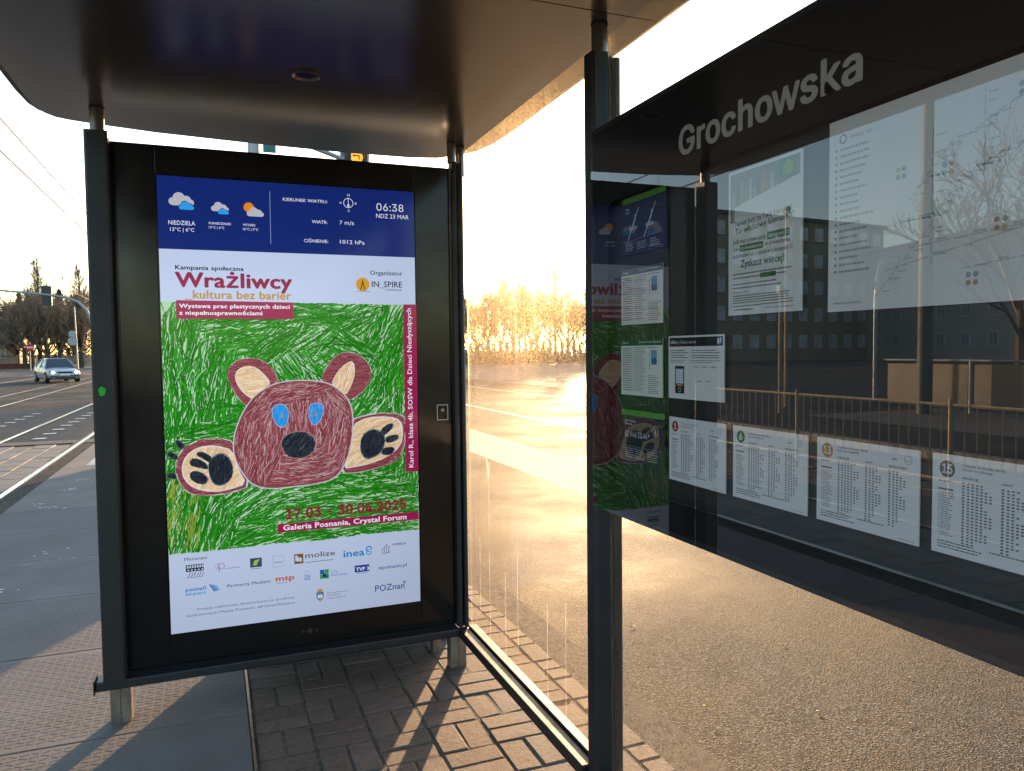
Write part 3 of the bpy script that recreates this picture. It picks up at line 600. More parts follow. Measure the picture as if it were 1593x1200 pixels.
# glass panes with a dust weight painted per vertex: more dust along the edges
def pane(y0, y1, z0, z1, x=1.046, t_=.008):
    me = bpy.data.meshes.new('glass_pane'); ny, nz = 24, 36; v = []; f = []; wt = []
    us = sorted(set([0, .012, .03, .05] + [i / ny for i in range(1, ny)] + [.95, .97, .988, 1])); vs2 = sorted(set([0, .01, .022, .04] + [i / nz for i in range(1, nz)] + [.975, .985, 1]))
    for a in us:
        for b in vs2:
            v.append((x, y0 + (y1 - y0) * a, z0 + (z1 - z0) * b))
            e = min(a, 1 - a) * (y1 - y0); g = min(b * (z1 - z0), 9)
            wv = (.135 if y1 > 2.5 else .05) + .20 * math.exp(-(min(e, g) / .022) ** 2) + .05 * math.exp(-b * (z1 - z0) / .25)
            wt.append(wv)
    nv = len(vs2)
    for i in range(len(us) - 1):
        for j in range(nv - 1): f.append((i * nv + j, (i + 1) * nv + j, (i + 1) * nv + j + 1, i * nv + j + 1))
    me.from_pydata(v, [], f); me.update(); me.materials.append(M['dirty_glass'])
    at = me.attributes.new('edge', 'FLOAT', 'POINT'); at.data.foreach_set('value', wt)
    g = link('glass_pane', me, sh); return g
g1 = pane(1.968, 3.182, .197, 2.287); g2 = pane(.206, 1.900, .197, 2.287)
box('frosted_stripe', (1.0475, 1.0480, 1.970, 3.180, .975, 1.075), M['frost'], sh)
box('frosted_stripe', (1.0475, 1.0480, .208, 1.898, .975, 1.075), M['frost'], sh)
rm = MB(); rr = random.Random(5)
for (y, z1_, z0_) in ((2.93, .93, .25), (2.62, .72, .3), (2.35, .55, .24), (2.2, .6, .22), (3.05, .62, .3), (2.75, .55, .24)):   # dried drip runs
    pz = z1_; 
    while pz > z0_:
        nz_ = pz - rr.uniform(.03, .09); wd = rr.uniform(.0007, .0016); dy = rr.uniform(-.001, .001)
        rm.face([(1.0455, y - wd, pz), (1.0455, y + wd, pz), (1.0455, y + dy + wd, nz_), (1.0455, y + dy - wd, nz_)]); y += dy; pz = nz_
for k in range(5):
    rm.face([(1.0455, 2.93 + dy_, .93 + dz_) for dy_, dz_ in ((-.002, -.05), (.002, -.05), (.006 + .012 * (k - 2), .02 + .006 * k), (.002 + .012 * (k - 2), .024 + .006 * k))])
rm.build('drip_runs', M['frost'], sh, kind='stuff')
# small green sticker on the left post
stk = MB(); stk.face([(.012 * (1 + .12 * math.sin(5 * a)) * math.cos(a), 0, .017 * (1 + .1 * math.cos(3 * a)) * math.sin(a)) for a in [i * math.pi / 12 for i in range(24)]])
t = NT('green_sticker'); t.pbsdf((.01, .5, .02), .5)
o = stk.build('sticker', t.m, label='bright green oval sticker on the left shelter post', cat='sticker'); o.location = (-.380, 3.1488, 1.285)

# ================================================================== DIGITAL DISPLAY
dd = empty('digital_display', (.33, 3.235, 0), 'tall digital display with black frame showing a child bear drawing poster', 'digital display')
DX, DY = .33, 3.235
cb = MB(); cb.box(-.339 - DX, .9905 - DX, .006, .20, .166, 2.222)
cb.build('cabinet', M['black_gloss'], dd, bevel=.006)
fr = MB()
fr.box(-.322 - DX, -.186 - DX, 0, .0055, .212, 2.214); fr.box(.832 - DX, .980 - DX, 0, .0055, .212, 2.214)
fr.box(-.1855 - DX, .8315 - DX, 0, .0055, 2.1095, 2.214); fr.box(-.1855 - DX, .8315 - DX, 0, .0055, .212, .310)
fr.build('front_frame', M['black_gloss'], dd, bevel=.0015)
box('top_cover', (-.33 - DX, .985 - DX, .05, .20, 2.2225, 2.232), simple('blue_grey_cover', (.10, .13, .16), .5), dd, bevel=.004)
scr = Flat((-.18 - DX, .0025, .315), (1, 0, 0), (0, 0, 1), 0)
W_, H_ = 1.008, 1.79
scr.rect(0, 0, W_, H_, 'BCCBE8', 0)
scrn = scr.build('screen', M['screen_print'], dd)
def FL(): return Flat((-.18 - DX, .0025, .315), (1, 0, 0), (0, 0, 1), .0001)
hb = FL(); hb.rect(0, 1.510, W_, H_, '10266F', 1)
for (cx, cy, s_, sunny) in ((.0844, 1.6936, 1.0, 0), (.2239, 1.6749, .72, 0), (.3503, 1.6719, .72, 1)):
    GR, BL, DK = 'B5B6C2', '2E9BE8', '123060'
    def cloud(x, y, k, c, L):
        for dx, dy, r in ((-.030, .0, .015), (-.008, .014, .022), (.018, .006, .018), (.034, -.002, .012)): hb.disc(x + dx * k, y + dy * k, r * k, c, L); 
        hb.rect(x - .032 * k, y - .015 * k, x + .034 * k, y + .002 * k, c, L + 1)
    if sunny:
        hb.disc(cx - .018, cy + .014, .019, 'E08A1C', 2); hb.ring(cx - .018, cy + .014, .0205, .002, 'A85A10', 3); cloud(cx + .006, cy - .010, .72, GR, 5)
    else:
        cloud(cx, cy, s_, GR, 2); cloud(cx + .018 * s_, cy - .020 * s_, s_ * .66, DK, 5); cloud(cx + .018 * s_, cy - .021 * s_, s_ * .60, BL, 8)
hb.ring(.7274, 1.7268, .0205, .0022, 'w', 3); hb.line((.7274, 1.749), (.7274, 1.712), .002, 'w', 4); hb.poly([(.7274, 1.706), (.7335, 1.720), (.7213, 1.720)], 'w', 4)
hb.poly(POLY['divider'][::-1], '8E9CC8', 3)
hb.build('weather_header', M['screen_print'], scrn)

# crayon strokes
def inside(p, poly):
    c = False; n = len(poly); x, y = p
    for i in range(n):
        x1, y1 = poly[i]; x2, y2 = poly[i - 1]
        if (y1 > y) != (y2 > y) and x < (x2 - x1) * (y - y1) / (y2 - y1) + x1: c = not c
    return c
def smooth_poly(p, it=2):
    for _ in range(it):
        q = []
        for i in range(len(p)):
            a, b = p[i], p[(i + 1) % len(p)]
            q += [(a[0] * .75 + b[0] * .25, a[1] * .75 + b[1] * .25), (a[0] * .25 + b[0] * .75, a[1] * .25 + b[1] * .75)]
        p = q
    return p
cr = random.Random(11)
def jit(c, v):
    k = 1 + cr.uniform(-v, v); return tuple(max(0, min(1, x * k * (1 + cr.uniform(-v * .3, v * .3)))) for x in c)
def stroke(F, x, y, th, L_, wd, col, L, poly):
    pts = []; step = .006; n = max(2, int(L_ / step)); bend = cr.uniform(-.6, .6) / n
    x -= math.cos(th) * L_ / 2; y -= math.sin(th) * L_ / 2; runs = []; cur = []
    for i in range(n):
        if inside((x, y), poly): cur.append((x, y, th))
        else:
            if len(cur) > 1: runs.append(cur)
            cur = []
        x += math.cos(th) * step; y += math.sin(th) * step; th += bend
    if len(cur) > 1: runs.append(cur)
    for r in runs:
        sel = r[::3] + ([r[-1]] if (len(r) - 1) % 3 else [])
        for a, b in zip(sel[:-1], sel[1:]):
            F.poly([(a[0] + math.sin(a[2]) * wd, a[1] - math.cos(a[2]) * wd), (b[0] + math.sin(b[2]) * wd, b[1] - math.cos(b[2]) * wd), (b[0] - math.sin(b[2]) * wd, b[1] + math.cos(b[2]) * wd), (a[0] - math.sin(a[2]) * wd, a[1] + math.cos(a[2]) * wd)], col, L)
def bbox(p): return min(q[0] for q in p), min(q[1] for q in p), max(q[0] for q in p), max(q[1] for q in p)
def crayon(F, poly, n, ang, L_, wd, cols, L, seeds=None):
    x0, y0, x1, y1 = bbox(poly)
    for k in range(n):
        x, y = cr.uniform(x0, x1), cr.uniform(y0, y1)
        if not inside((x, y), poly): continue
        th = ang
        if seeds:
            sdm = min(seeds, key=lambda s_: (s_[0] - x) ** 2 + (s_[1] - y) ** 2); th = R(sdm[2])
        stroke(F, x, y, th + cr.gauss(0, .13), L_ * cr.uniform(.5, 1.3), wd * cr.uniform(.6, 1.3), jit(cr.choice(cols), .18), L + k % 12 * .6, poly)
dr = FL()
g0, g1_ = 0.318, 1.307
area = [(0, .316), (.2, .315), (.4, .320), (.6, .316), (.8, .322), (W_, .320), (W_, g1_), (0, g1_)]
dr.poly(area, 'A9D0A8', 1)
seeds = [(.05, 1.25, 80), (.05, 1.05, 85), (.06, .85, 80), (.15, 1.1, 75), (.15, .9, 88), (.25, 1.0, 80), (.3, 1.22, 12), (.2, 1.27, 5), (.45, 1.27, 8), (.45, 1.15, 35), (.5, 1.05, -55), (.6, 1.15, 40), (.6, 1.26, -5), (.75, 1.24, 30), (.7, 1.12, 150), (.85, 1.2, 60), (.9, 1.05, 65), (.93, .9, 80), (.85, .85, 50), (.2, .72, 0), (.12, .78, 8), (.3, .8, 10), (.05, .6, 70), (.05, .45, 75), (.12, .4, 78), (.2, .42, 70), (.3, .5, 35), (.32, .38, 15), (.42, .45, 25), (.5, .52, 4), (.6, .44, 3), (.7, .5, 0), (.8, .4, 5), (.9, .5, 3), (.95, .6, 75), (.6, .36, 2), (.75, .36, 4), (.5, .37, 8), (.85, .55, 5), (.7, .57, -3)]
GREENS = [lin('157208'), lin('0F6806'), lin('1B800E'), lin('238A18'), lin('2F9222')]
crayon(dr, area, 5200, 0, .13, .0021, GREENS, 2, seeds)
crayon(dr, area, 420, 0, .06, .0012, [lin('A8CFA4'), lin('C4DAC8')], 10, seeds)
crayon(dr, [(0, .33), (.12, .33), (.12, .62), (0, .62)], 60, R(75), .08, .0016, [lin('8FA03A')], 10)
BR = [lin('7F3A42'), lin('73303A'), lin('94525A'), lin('88454C')]; TAN = [lin('DCC09A'), lin('E4D0B2'), lin('D2B084')]; BLK = [lin('1C2530'), lin('131A24'), lin('2A3542')]
HALO = 'C4B6C4'
def dil(p, k):
    cx = sum(a for a, b in p) / len(p); cy = sum(b for a, b in p) / len(p); return [(cx + (a - cx) * k, cy + (b - cy) * k) for a, b in p]
SP = {k: smooth_poly(v, 1) for k, v in POLY.items()}
def cnt(p): x0, y0, x1, y1 = bbox(p); return (x1 - x0) * (y1 - y0)
L0 = 20
for nm in ('cl1', 'cl2', 'cl3'): dr.poly(dil(SP[nm], 1.15)[::-1], '4E6B55', L0); crayon(dr, SP[nm], 70, R(-30), .03, .0016, BLK, L0 + 1)
for nm in ('earLo', 'earRo', 'armLo', 'armRo'):
    p = SP[nm]; dr.poly(dil(p, 1.05)[::-1], 'BFC8C4', L0); dr.poly(p[::-1], 'A87C86', L0 + 1); crayon(dr, p, int(36000 * cnt(p)), 0, .05, .0015, BR, L0 + 2)
    for i in range(len(p)):
        a, b = p[i], p[(i + 1) % len(p)]
        for _ in range(3): o1, o2 = cr.uniform(-.004, .004), cr.uniform(-.004, .004); dr.line((a[0] + o1, a[1] + o2), (b[0] + o1, b[1] + o2), .0028, jit(cr.choice(BR), .2), L0 + 9)
for nm, ag in (('earLi', 15), ('earRi', 60), ('armLi', 50), ('armRi', 25)):
    p = SP[nm]; dr.poly(dil(p, 1.04)[::-1], 'D8D4DA', L0 + 10); dr.poly(p[::-1], 'E3D6C6', L0 + 11); crayon(dr, p, int(26000 * cnt(p)), R(ag), .07, .0018, TAN, L0 + 12)
for nm, ag in (('padL', 75), ('fl1', -50), ('fl2', -35), ('fl3', -20), ('padR', 70), ('fr1', 35), ('fr2', 12), ('fr3', 5)):
    p = SP[nm]; dr.poly(dil(p, 1.06)[::-1], '77808C', L0 + 20); crayon(dr, p, int(90000 * cnt(p)), R(ag), .04, .0016, BLK, L0 + 21)
hd = SP['head']; dr.poly(dil(hd, 1.025)[::-1], 'C2C4CC', L0 + 30); dr.poly(hd[::-1], 'B38A92', L0 + 31)
hs = [(.3, .75, 80), (.36, .62, 75), (.45, .95, 10), (.55, .97, 5), (.38, .9, 50), (.7, .9, -50), (.75, .75, 85), (.7, .65, 60), (.55, .6, 3), (.45, .58, -5), (.5, .85, 90), (.6, .85, 88), (.62, .62, 10), (.42, .78, 80), (.65, .78, 80)]
crayon(dr, hd, 3000, 0, .085, .0016, BR, L0 + 32, hs)
crayon(dr, hd, 700, 0, .05, .001, [lin('B08890'), lin('C0A0A6')], L0 + 38, hs)
for k in range(4):
    q = dil(hd, 1.0 - .012 * k)
    for i in range(len(q)): dr.line(q[i], q[(i + 1) % len(q)], .0026, jit(cr.choice(BR), .25), L0 + 41)
for nm in ('eyeL', 'eyeR'):
    p = SP[nm]; dr.poly(dil(p, 1.08)[::-1], 'A9A4BE', L0 + 43); dr.poly(p[::-1], '2592E0', L0 + 44); crayon(dr, p, 60, R(80), .03, .001, [lin('1B80CC'), lin('49A8EC')], L0 + 45)
for nm in ('pupL', 'pupR'): dr.poly(SP[nm][::-1], '8D8A86', L0 + 53)
p = SP['nose']; dr.poly(dil(p, 1.07)[::-1], 'A07078', L0 + 43); dr.poly(p[::-1], '46505C', L0 + 44); crayon(dr, p, 420, R(50), .05, .0015, BLK, L0 + 45)
dr.build('bear_drawing', M['screen_print'], scrn)
for nm in ('galbox', 'wysbox', 'karolbox'):
    bn = FL(); bn.base = .0001 + 76 * .00008; bn.poly(POLY[nm][::-1], '98114F', 1); bn.build('banner', M['screen_print'], scrn)
for (b, u, v, wd, cp, col, bold) in TXT:
    lt = FL(); lt.base = .0001 + 78 * .00008; lt.text(b, u, v, wd, cp, col, 2, 0 if cp < .0135 else bold, 4 if cp > .03 else 2, sans=(b[0] in '0167' and 'C' not in b and 'P' not in b)); lt.build('lettering', M['screen_print'], scrn)
lt = FL(); lt.base = .0001 + 78 * .00008
lt.text('Karol R., klasa 4b, SOSW dla Dzieci Niesłyszących', .9855, .598, .692, .0195, 'w', 2, 1, 2, ang=math.pi / 2)
lt.build('lettering', M['screen_print'], scrn)
lg = FL()
def RC(k):
    global lg
    if lg.v: lg.build('logo', M['screen_print'], scrn)
    lg = FL(); return RECT[k]
x0, y0, x1, y1 = RC('newm'); lg.rect(x0, y0, x1, y1, '2A2C30', 2); 
for k in range(7): lg.rect(x0 + .004 + k * (x1 - x0) / 7.2, y0 + .014, x0 + .010 + k * (x1 - x0) / 7.2, y1 - .003, 'BCCBE8', 3)
for k in range(5): lg.rect(x0 + .006 + k * (x1 - x0) / 5.2, y0 + .003, x0 + .012 + k * (x1 - x0) / 5.2, y0 + .009, 'BCCBE8', 3)
x0, y0, x1, y1 = RC('newm2'); lg.line((x0, y0), (x1, y0), .0015, 'k', 2)
for k in range(6): lg.line((x0 + .008 + k * .01, y0 + .003), (x0 + .016 + k * .01, y1 - (k % 2) * .004), .0022, 'k', 2)
x0, y0, x1, y1 = RC('heart'); cx, cy = (x0 + x1) / 2, (y0 + y1) / 2
lg.ring(cx + .006, cy + .006, .013, .0018, '7A3A86', 2); lg.ring(cx - .008, cy + .007, .009, .0013, 'B46AA8', 2); lg.line((cx, cy + .012), (cx - .002, y0), .002, '7A3A86', 2); lg.line((cx - .015, cy + .002), (cx - .002, y0), .0013, 'B46AA8', 2)
x0, y0, x1, y1 = RC('leaf'); lg.rect(x0, y0, x1, y1, '3A4A5A', 2); lg.poly([(x0 + .010, y0 + .008), (x0 + .024, y0 + .007), (x1 - .008, y1 - .006), (x0 + .018, y1 - .010)], 'A8C860', 3); lg.line((x0 + .012, y0 + .006), (x1 - .014, y1 - .012), .0015, '3A4A5A', 4); lg.line((x0, y0 - .006), (x1, y0 - .006), .002, 'g', 2)
x0, y0, x1, y1 = RC('mo')
for a, b in (((x0, y0), (x1, y0)), ((x1, y0), (x1, y1)), ((x1, y1), (x0, y1)), ((x0, y1), (x0, y0))): lg.line(a, b, .0012, '8A93A2', 2)
x0, y0, x1, y1 = RC('mol'); lg.rect(x0, y0, x1, y1, '7A5A22', 2); lg.disc(x0 + .020, y0 + .016, .011, 'BCCBE8', 3); lg.rect(x0 + .004, y0 + .012, x0 + .014, y1 - .006, 'BCCBE8', 3); lg.rect(x0 + .012, y0, x0 + .024, y0 + .010, '7A5A22', 4); lg.line((x1 + .008, y0 + .002), (x1 + .125, y0 + .002), .0022, 'g', 2)
x0, y0, x1, y1 = RC('swirl'); cx, cy = (x0 + x1) / 2, (y0 + y1) / 2; lg.ring(cx, cy + .007, .013, .005, '1E86C8', 2); lg.ring(cx, cy - .007, .013, .005, '45A4DC', 3); lg.rect(cx - .001, cy - .003, cx + .016, cy + .003, 'BCCBE8', 4)
x0, y0, x1, y1 = RC('bars')
for k, h_ in enumerate((.6, .85, 1.0, .75)): lg.line((x0 + .003 + k * .009, y0 + .004), (x0 + .003 + k * .009, y0 + (y1 - y0) * h_), .0018, 'k', 2); lg.line((x0 + .003 + k * .009, y0 + (y1 - y0) * h_), (x0 + .010 + k * .009, y0 + (y1 - y0) * h_), .0018, 'k', 2)
lg.line((x0, y0), (x1, y0 + .006), .002, 'k', 2)
x0, y0, x1, y1 = RC('kom'); lg.text('KOMANDOR', x0, y0 + .008, x1 - x0, .010, 'k', 2, 1, 1)
x0, y0, x1, y1 = RC('airp')
for k in range(4): lg.line((x0 + .004 + k * .008, y1 - .002 - k * .002), (x0 + .022 + k * .006, y0 + .004 + k * .001), .0045, ('5A5AA8', '3A6AC0', '2E8AD0', '5AB0E0')[k], 2 + k * .5)
x0, y0, x1, y1 = RC('crown'); cx = (x0 + x1) / 2
for k in range(4): lg.line((x0 + .003, y0 + .004 + k * .006), (x1 - .003, y0 + .005 + k * .006), .0024, '3A80B8', 2)
lg.line((x0 + .003, y0 + .03), (cx, y1), .0014, '6AA0CC', 2); lg.line((cx, y1), (x1 - .003, y0 + .03), .0014, '6AA0CC', 2)
x0, y0, x1, y1 = RC('city'); mx, my = (x0 + x1) / 2, (y0 + y1) / 2
lg.rect(x0, my, mx, y1, '1F5FA8', 2); lg.rect(mx + .001, my, x1, y1, '2E9A58', 2); lg.rect(x0, y0, mx, my - .001, '2E9A58', 2); lg.rect(mx + .001, y0, x1, my - .001, '1D7A48', 2); lg.disc(mx, my - .006, .008, '123A70', 3)
x0, y0, x1, y1 = RC('tvp'); lg.rect(x0, y0, x1, y1, '1F3F9A', 1)
x0, y0, x1, y1 = RC('crest'); cx = (x0 + x1) / 2; lg.poly([(x0 + .003, y0 + .018), (cx, y0), (x1 - .003, y0 + .018), (x1 - .003, y1 - .018), (x0 + .003, y1 - .018)], '3E78B0', 2); lg.rect(x0 + .008, y0 + .016, x1 - .008, y0 + .030, 'DCE2EA', 3); lg.rect(cx - .002, y0 + .005, cx + .002, y0 + .034, 'C8B070', 4); lg.poly([(x0 + .007, y1 - .017), (x1 - .007, y1 - .017), (x1 - .006, y1 - .004), (cx + .006, y1 - .010), (cx, y1), (cx - .006, y1 - .010), (x0 + .006, y1 - .004)], 'C08838', 3)
x0, y0, x1, y1 = RC('ast'); cx, cy = (x0 + x1) / 2, (y0 + y1) / 2
for k in range(3): a = k * math.pi / 3 + .5; lg.line((cx - .009 * math.cos(a), cy - .009 * math.sin(a)), (cx + .009 * math.cos(a), cy + .009 * math.sin(a)), .0028, '2E86C8', 2 + k)
RC('ast'); lg.disc(.7808, 1.3893, .0285, 'D09A28', 2); lg.poly([(.7695, 1.366), (.7920, 1.366), (.7808, 1.410)], '3A2A18', 3); lg.poly([(.774, 1.366), (.7875, 1.366), (.7808, 1.395)], 'D09A28', 4); lg.line((.755, 1.3605), (.811, 1.3605), .0018, '3A2A18', 3)
lg.build('logo', M['screen_print'], scrn)
# service key plate on the frame
kp = Flat((.918 - DX, -.0004, 1.115), (1, 0, 0), (0, 0, 1), 0)
for a, b in (((0, 0), (.048, 0)), ((.048, 0), (.048, .066)), ((.048, .066), (0, .066)), ((0, .066), (0, 0))): kp.line(a, b, .0028, 'C9CBCC', 0)
kpo = kp.build('key_plate', M['paper_print'], dd)
MB().tube([(.942 - DX, -.004, 1.158), (.942 - DX, .002, 1.158)], .008, 12).build('lock', M['steel'], kpo, smooth=True)
sn = MB().tube([(.35 - DX, -.002, .252), (.35 - DX, .003, .252)], .011, 14); s_ = sn.build('sensor', M['rubber'], dd, smooth=True)
for x in (.322, .378): MB().tube([(x - DX, -.0015, .252), (x - DX, .003, .252)], .006, 10).build('screw', M['rubber'], s_, smooth=True)

# unseen cabinet added behind the display to keep low sun off the floor
sc_ = empty('shade_cabinet', (.33, 3.78, 0), 'unseen low grey electrical cabinet added behind the digital display to shade the floor', 'electrical cabinet')
M['grey_box'] = simple('grey_box_paint', (.16, .17, .17), .5)
box('housing', (-.20, .775, -.14, .14, .0, 1.0), M['grey_box'], sc_, bevel=.01)
box('lid', (-.21, .785, -.15, .15, 1.001, 1.035), M['grey_box'], sc_, bevel=.006)

# ================================================================== INFORMATION CASE
ic = empty('information_case', (.985, 1.0, 0), 'long black glass timetable case with white stop name lettering above hung papers', 'display case')
CX, CY = .985, 1.0
YL, YR, ZB, ZT = 1.858, -.25, .988, 2.0065
def cx_(x): return x - CX
def cy_(y): return y - CY
GX = .968
box('back_panel', (cx_(.992), cx_(.997), cy_(YR), cy_(YL), ZB, ZT), M['case_back'], ic)
fm = MB(); fm.box(cx_(GX + .0005), cx_(.9915), cy_(YL - .012), cy_(YL), ZB, ZT); fm.box(cx_(GX + .0005), cx_(.9915), cy_(YR), cy_(YR + .012), ZB, ZT)
fm.box(cx_(GX + .0005), cx_(.9915), cy_(YR + .012), cy_(YL - .012), ZB, ZB + .012); fm.box(cx_(GX + .0005), cx_(.9915), cy_(YR + .012), cy_(YL - .012), ZT - .012, ZT)
fm.build('case_frame', M['anthracite'], ic)
g = MB(); g.face([(cx_(GX), cy_(YL), ZB), (cx_(GX), cy_(YR), ZB), (cx_(GX), cy_(YR), ZT), (cx_(GX), cy_(YL), ZT)]); g.build('door_glass', M['case_glass'], ic)
# black printed border behind the glass, leaving the window open with a rounded corner
WY0, WY1, WZ0, WZ1 = -.1, 1.768, 1.072, 1.800
bp = MB(); XB = cx_(GX + .001)
def strip(y0, y1, z0, z1): bp.face([(XB, cy_(y1), z0), (XB, cy_(y0), z0), (XB, cy_(y0), z1), (XB, cy_(y1), z1)])
strip(YR, YL, ZB, WZ0); strip(YR, YL, WZ1, ZT); strip(WY1, YL, WZ0, WZ1); strip(YR, WY0, WZ0, WZ1)
rc = .035
for (yc, zc, a0) in ((WY1 - rc, WZ0 + rc, -90), (WY1 - rc, WZ1 - rc, 0)):
    cor = (WY1, WZ0 if a0 == -90 else WZ1); seq = [(yc + rc * math.cos(R(a0 + 15 * k)), zc + rc * math.sin(R(a0 + 15 * k))) for k in range(7)]
    for a, b in zip(seq[:-1], seq[1:]): bp.face([(XB, cy_(cor[0]), cor[1]), (XB, cy_(a[0]), a[1]), (XB, cy_(b[0]), b[1])])
bp.build('printed_border', M['case_print'], ic)
# thin pale seal line round the window
sl = Flat((cx_(GX + .0008), 0, 0), (0, -1, 0), (0, 0, 1), 0)
sl.line((-cy_(WY1 - .0), WZ0 + rc), (-cy_(WY1 - .0), 1.92), .0012, '3A3F42', 0); sl.line((-cy_(WY1 - rc), WZ0), (-cy_(0), WZ0), .0016, '3F4A4A', 0)
sl.build('window_seal', M['paper_print'], ic)
lt = Flat((cx_(GX + .0006), 0, 0), (0, -1, 0), (0, 0, 1), 0)
for q_, (seg, f0, f1) in enumerate((('Grocho', 0, .586), ('v', .594, .668), ('v', .652, .726), ('ska', .738, 1.0))):
    lt.text(seg, -cy_(1.4385) + .5035 * f0, 1.8425, .5035 * (f1 - f0), .0575, 'BDB8B2', q_, 2, 6, sans=True)
lt.build('lettering', M['paper_print'], ic)

# papers inside the case
def paper(y, z, wd, ht, label, cat, name='timetable', x=.985, bgc='E8EAEE', group=None):
    """y,z = top-left corner as seen"""
    t_ = .0016 + random.uniform(0, .0006)
    m = MB().box(-t_, 0, -wd / 2, wd / 2, -ht, 0)
    o = m.build(name, simple('paper_' + name, lin(bgc), .75, 0, .03, 3), None, label=label, cat=cat)
    if group: o['group'] = group
    o.location = (x + random.uniform(-.001, .001), y - wd / 2, z); o.rotation_euler = (random.uniform(-.004, .004), 0, 0)
    F = Flat((-t_ - .0001, wd / 2, -ht), (0, -1, 0), (0, 0, 1), 0, .00004); return o, F
pr = random.Random(4)
def greek(F, u0, v0, u1, rows, pitch, h, c, frac=(.7, 1), L=1, words=True):
    for i in range(rows):
        v = v0 - i * pitch; end = u0 + (u1 - u0) * pr.uniform(*frac); u = u0
        while u < end:
            wl = pr.uniform(.0025, .009) * (h / .0022) ** .5; F.rect(u, v, min(u + wl, end), v + h, c, L); u += wl + .0012
def timetable(y, num, colr_, label, wd=.2085, ht=.1455):
    o, F = paper(y, 1.2625, wd, ht, label, 'timetable', group='timetables in the lower row of the case')
    DK_ = '4A4E58'
    F.disc(.024, ht - .021, .0125, colr_, 1, 28); F.text(num, .024, ht - .0275, None if len(num) == 1 else .0155, .0135, 'w', 2, 2, 3, align='c')
    F.text('Przystanek: Grochowska (GRCH)', .048, ht - .014, .062, .0033, DK_, 2, 1, 1); F.text({'1': 'Kierunek: Franowo', '6': 'Kierunek: Miłostowo', '13': 'Kierunek: Starołęka PKM', '15': 'Kierunek: Os. Sobieskiego'}[num], .048, ht - .020, .045, .0033, DK_, 2, 1, 1)
    F.text('DNI ROBOCZE', .048, ht - .032, .024, .003, DK_, 2, 2, 1); F.text('SOBOTY', .106, ht - .032, .015, .003, DK_, 2, 2, 1); F.text('NIEDZIELE I ŚWIĘTA', .152, ht - .032, .034, .003, DK_, 2, 2, 1)
    F.text('ztm', .158, ht - .020, .010, .0045, DK_, 2, 1, 1); F.ring(.188, ht - .017, .007, .0006, DK_, 1, 12); F.text('www', .182, ht - .019, .011, .0025, DK_, 2, 0, 1)
    greek(F, .010, ht - .040, .034, 1, .003, .0016, DK_); F.rect(.010, ht - .052, .034, ht - .0495, '6A6E76', 1)
    greek(F, .014, ht - .057, .036, 19, .0034, .0011, DK_, (.5, 1)); 
    for k in range(18): F.rect(.0105, ht - .057 - k * .0034, .0120, ht - .0555 - k * .0034, DK_, 1)
    n = 21
    for (u, cols_) in ((.048, 6), (.106, 4), (.152, 4)):
        for r_ in range(n):
            v = ht - .039 - r_ * .0043
            F.rect(u, v, u + .0034, v + .0024, DK_, 1)
            k = cols_ if 2 < r_ < 6 or 9 < r_ < 14 else cols_ - pr.choice((1, 2, 2))
            if r_ > 18: k = max(1, k - 2)
            for c_ in range(k): F.rect(u + .0075 + c_ * .0066, v, u + .0112 + c_ * .0066, v + .0021, '5C616B', 1)
    greek(F, .010, .0175, .085, 3, .0042, .0016, DK_, (.75, 1)); greek(F, .090, .0175, .165, 1, .0042, .0016, DK_, (.6, 1))
    F.text('Ważny od 01.03.2025', .172, .0035, .028, .0023, DK_, 2, 0, 1)
    F.build('printing', M['paper_print'], o)
timetable(1.5010, '1', 'B5202C', 'timetable with red circle number 1, leftmost in the lower row of the case')
timetable(1.2690, '6', '2C7A34', 'timetable with green circle number 6 between the 1 and 13 timetables')
timetable(1.0390, '13', 'C08A28', 'timetable with ochre circle number 13 between the 6 and 15 timetables')
timetable(.8090, '15', '6A6C70', 'timetable with grey circle number 15, rightmost in the lower row')
# ticket app card
o, F = paper(1.503, 1.448, .205, .142, 'landscape ticket app card with black header and phone picture in the case', 'notice', 'ticket_card', bgc='ECEDEF')
F.rect(.004, .118, .201, .138, '1C1E20', 1); F.text('eBilety', .008, .1245, .028, .0075, 'w', 2, 1, 2); F.text('| eTickets |', .040, .1245, .036, .0065, 'w', 2, 0, 2); F.text('квитки', .080, .1245, .026, .006, 'w', 2, 0, 2); F.rect(.182, .122, .188, .134, 'w', 2); F.rect(.190, .124, .195, .135, 'w', 2)
greek(F, .008, .108, .078, 2, .005, .0018, '3A3C40', (.8, 1)); greek(F, .008, .097, .078, 2, .005, .0018, '3A3C40', (.6, 1)); greek(F, .008, .086, .078, 2, .004, .0014, '5A5C60', (.6, 1))
greek(F, .090, .108, .196, 2, .005, .0018, '3A3C40', (.8, 1)); greek(F, .090, .097, .196, 2, .005, .0018, '3A3C40', (.7, 1)); greek(F, .090, .086, .196, 2, .004, .0014, '5A5C60', (.6, 1))
F.line((.084, .020), (.084, .112), .0006, '5A5C60', 1)
F.rect(.026, .012, .062, .074, '17181A', 1); F.rect(.029, .034, .059, .068, 'A9C4DC', 2); F.rect(.033, .029, .055, .0325, 'D8A838', 2)
for k in range(5): F.rect(.031, .061 - k * .0062, .043, .0655 - k * .0062, 'E8ECF2', 3); F.rect(.045, .061 - k * .0062, .057, .0655 - k * .0062, 'E8ECF2', 3)
F.ring(.044, .0205, .005, .001, 'w', 3, 12)
for (u, v) in ((.100, .068), (.130, .068), (.162, .068), (.115, .037), (.146, .037)): greek(F, u - .004, v + .004, u + .018, 1, .003, .0016, '3A3C40', (.7, 1))
F.build('printing', M['paper_print'], o)
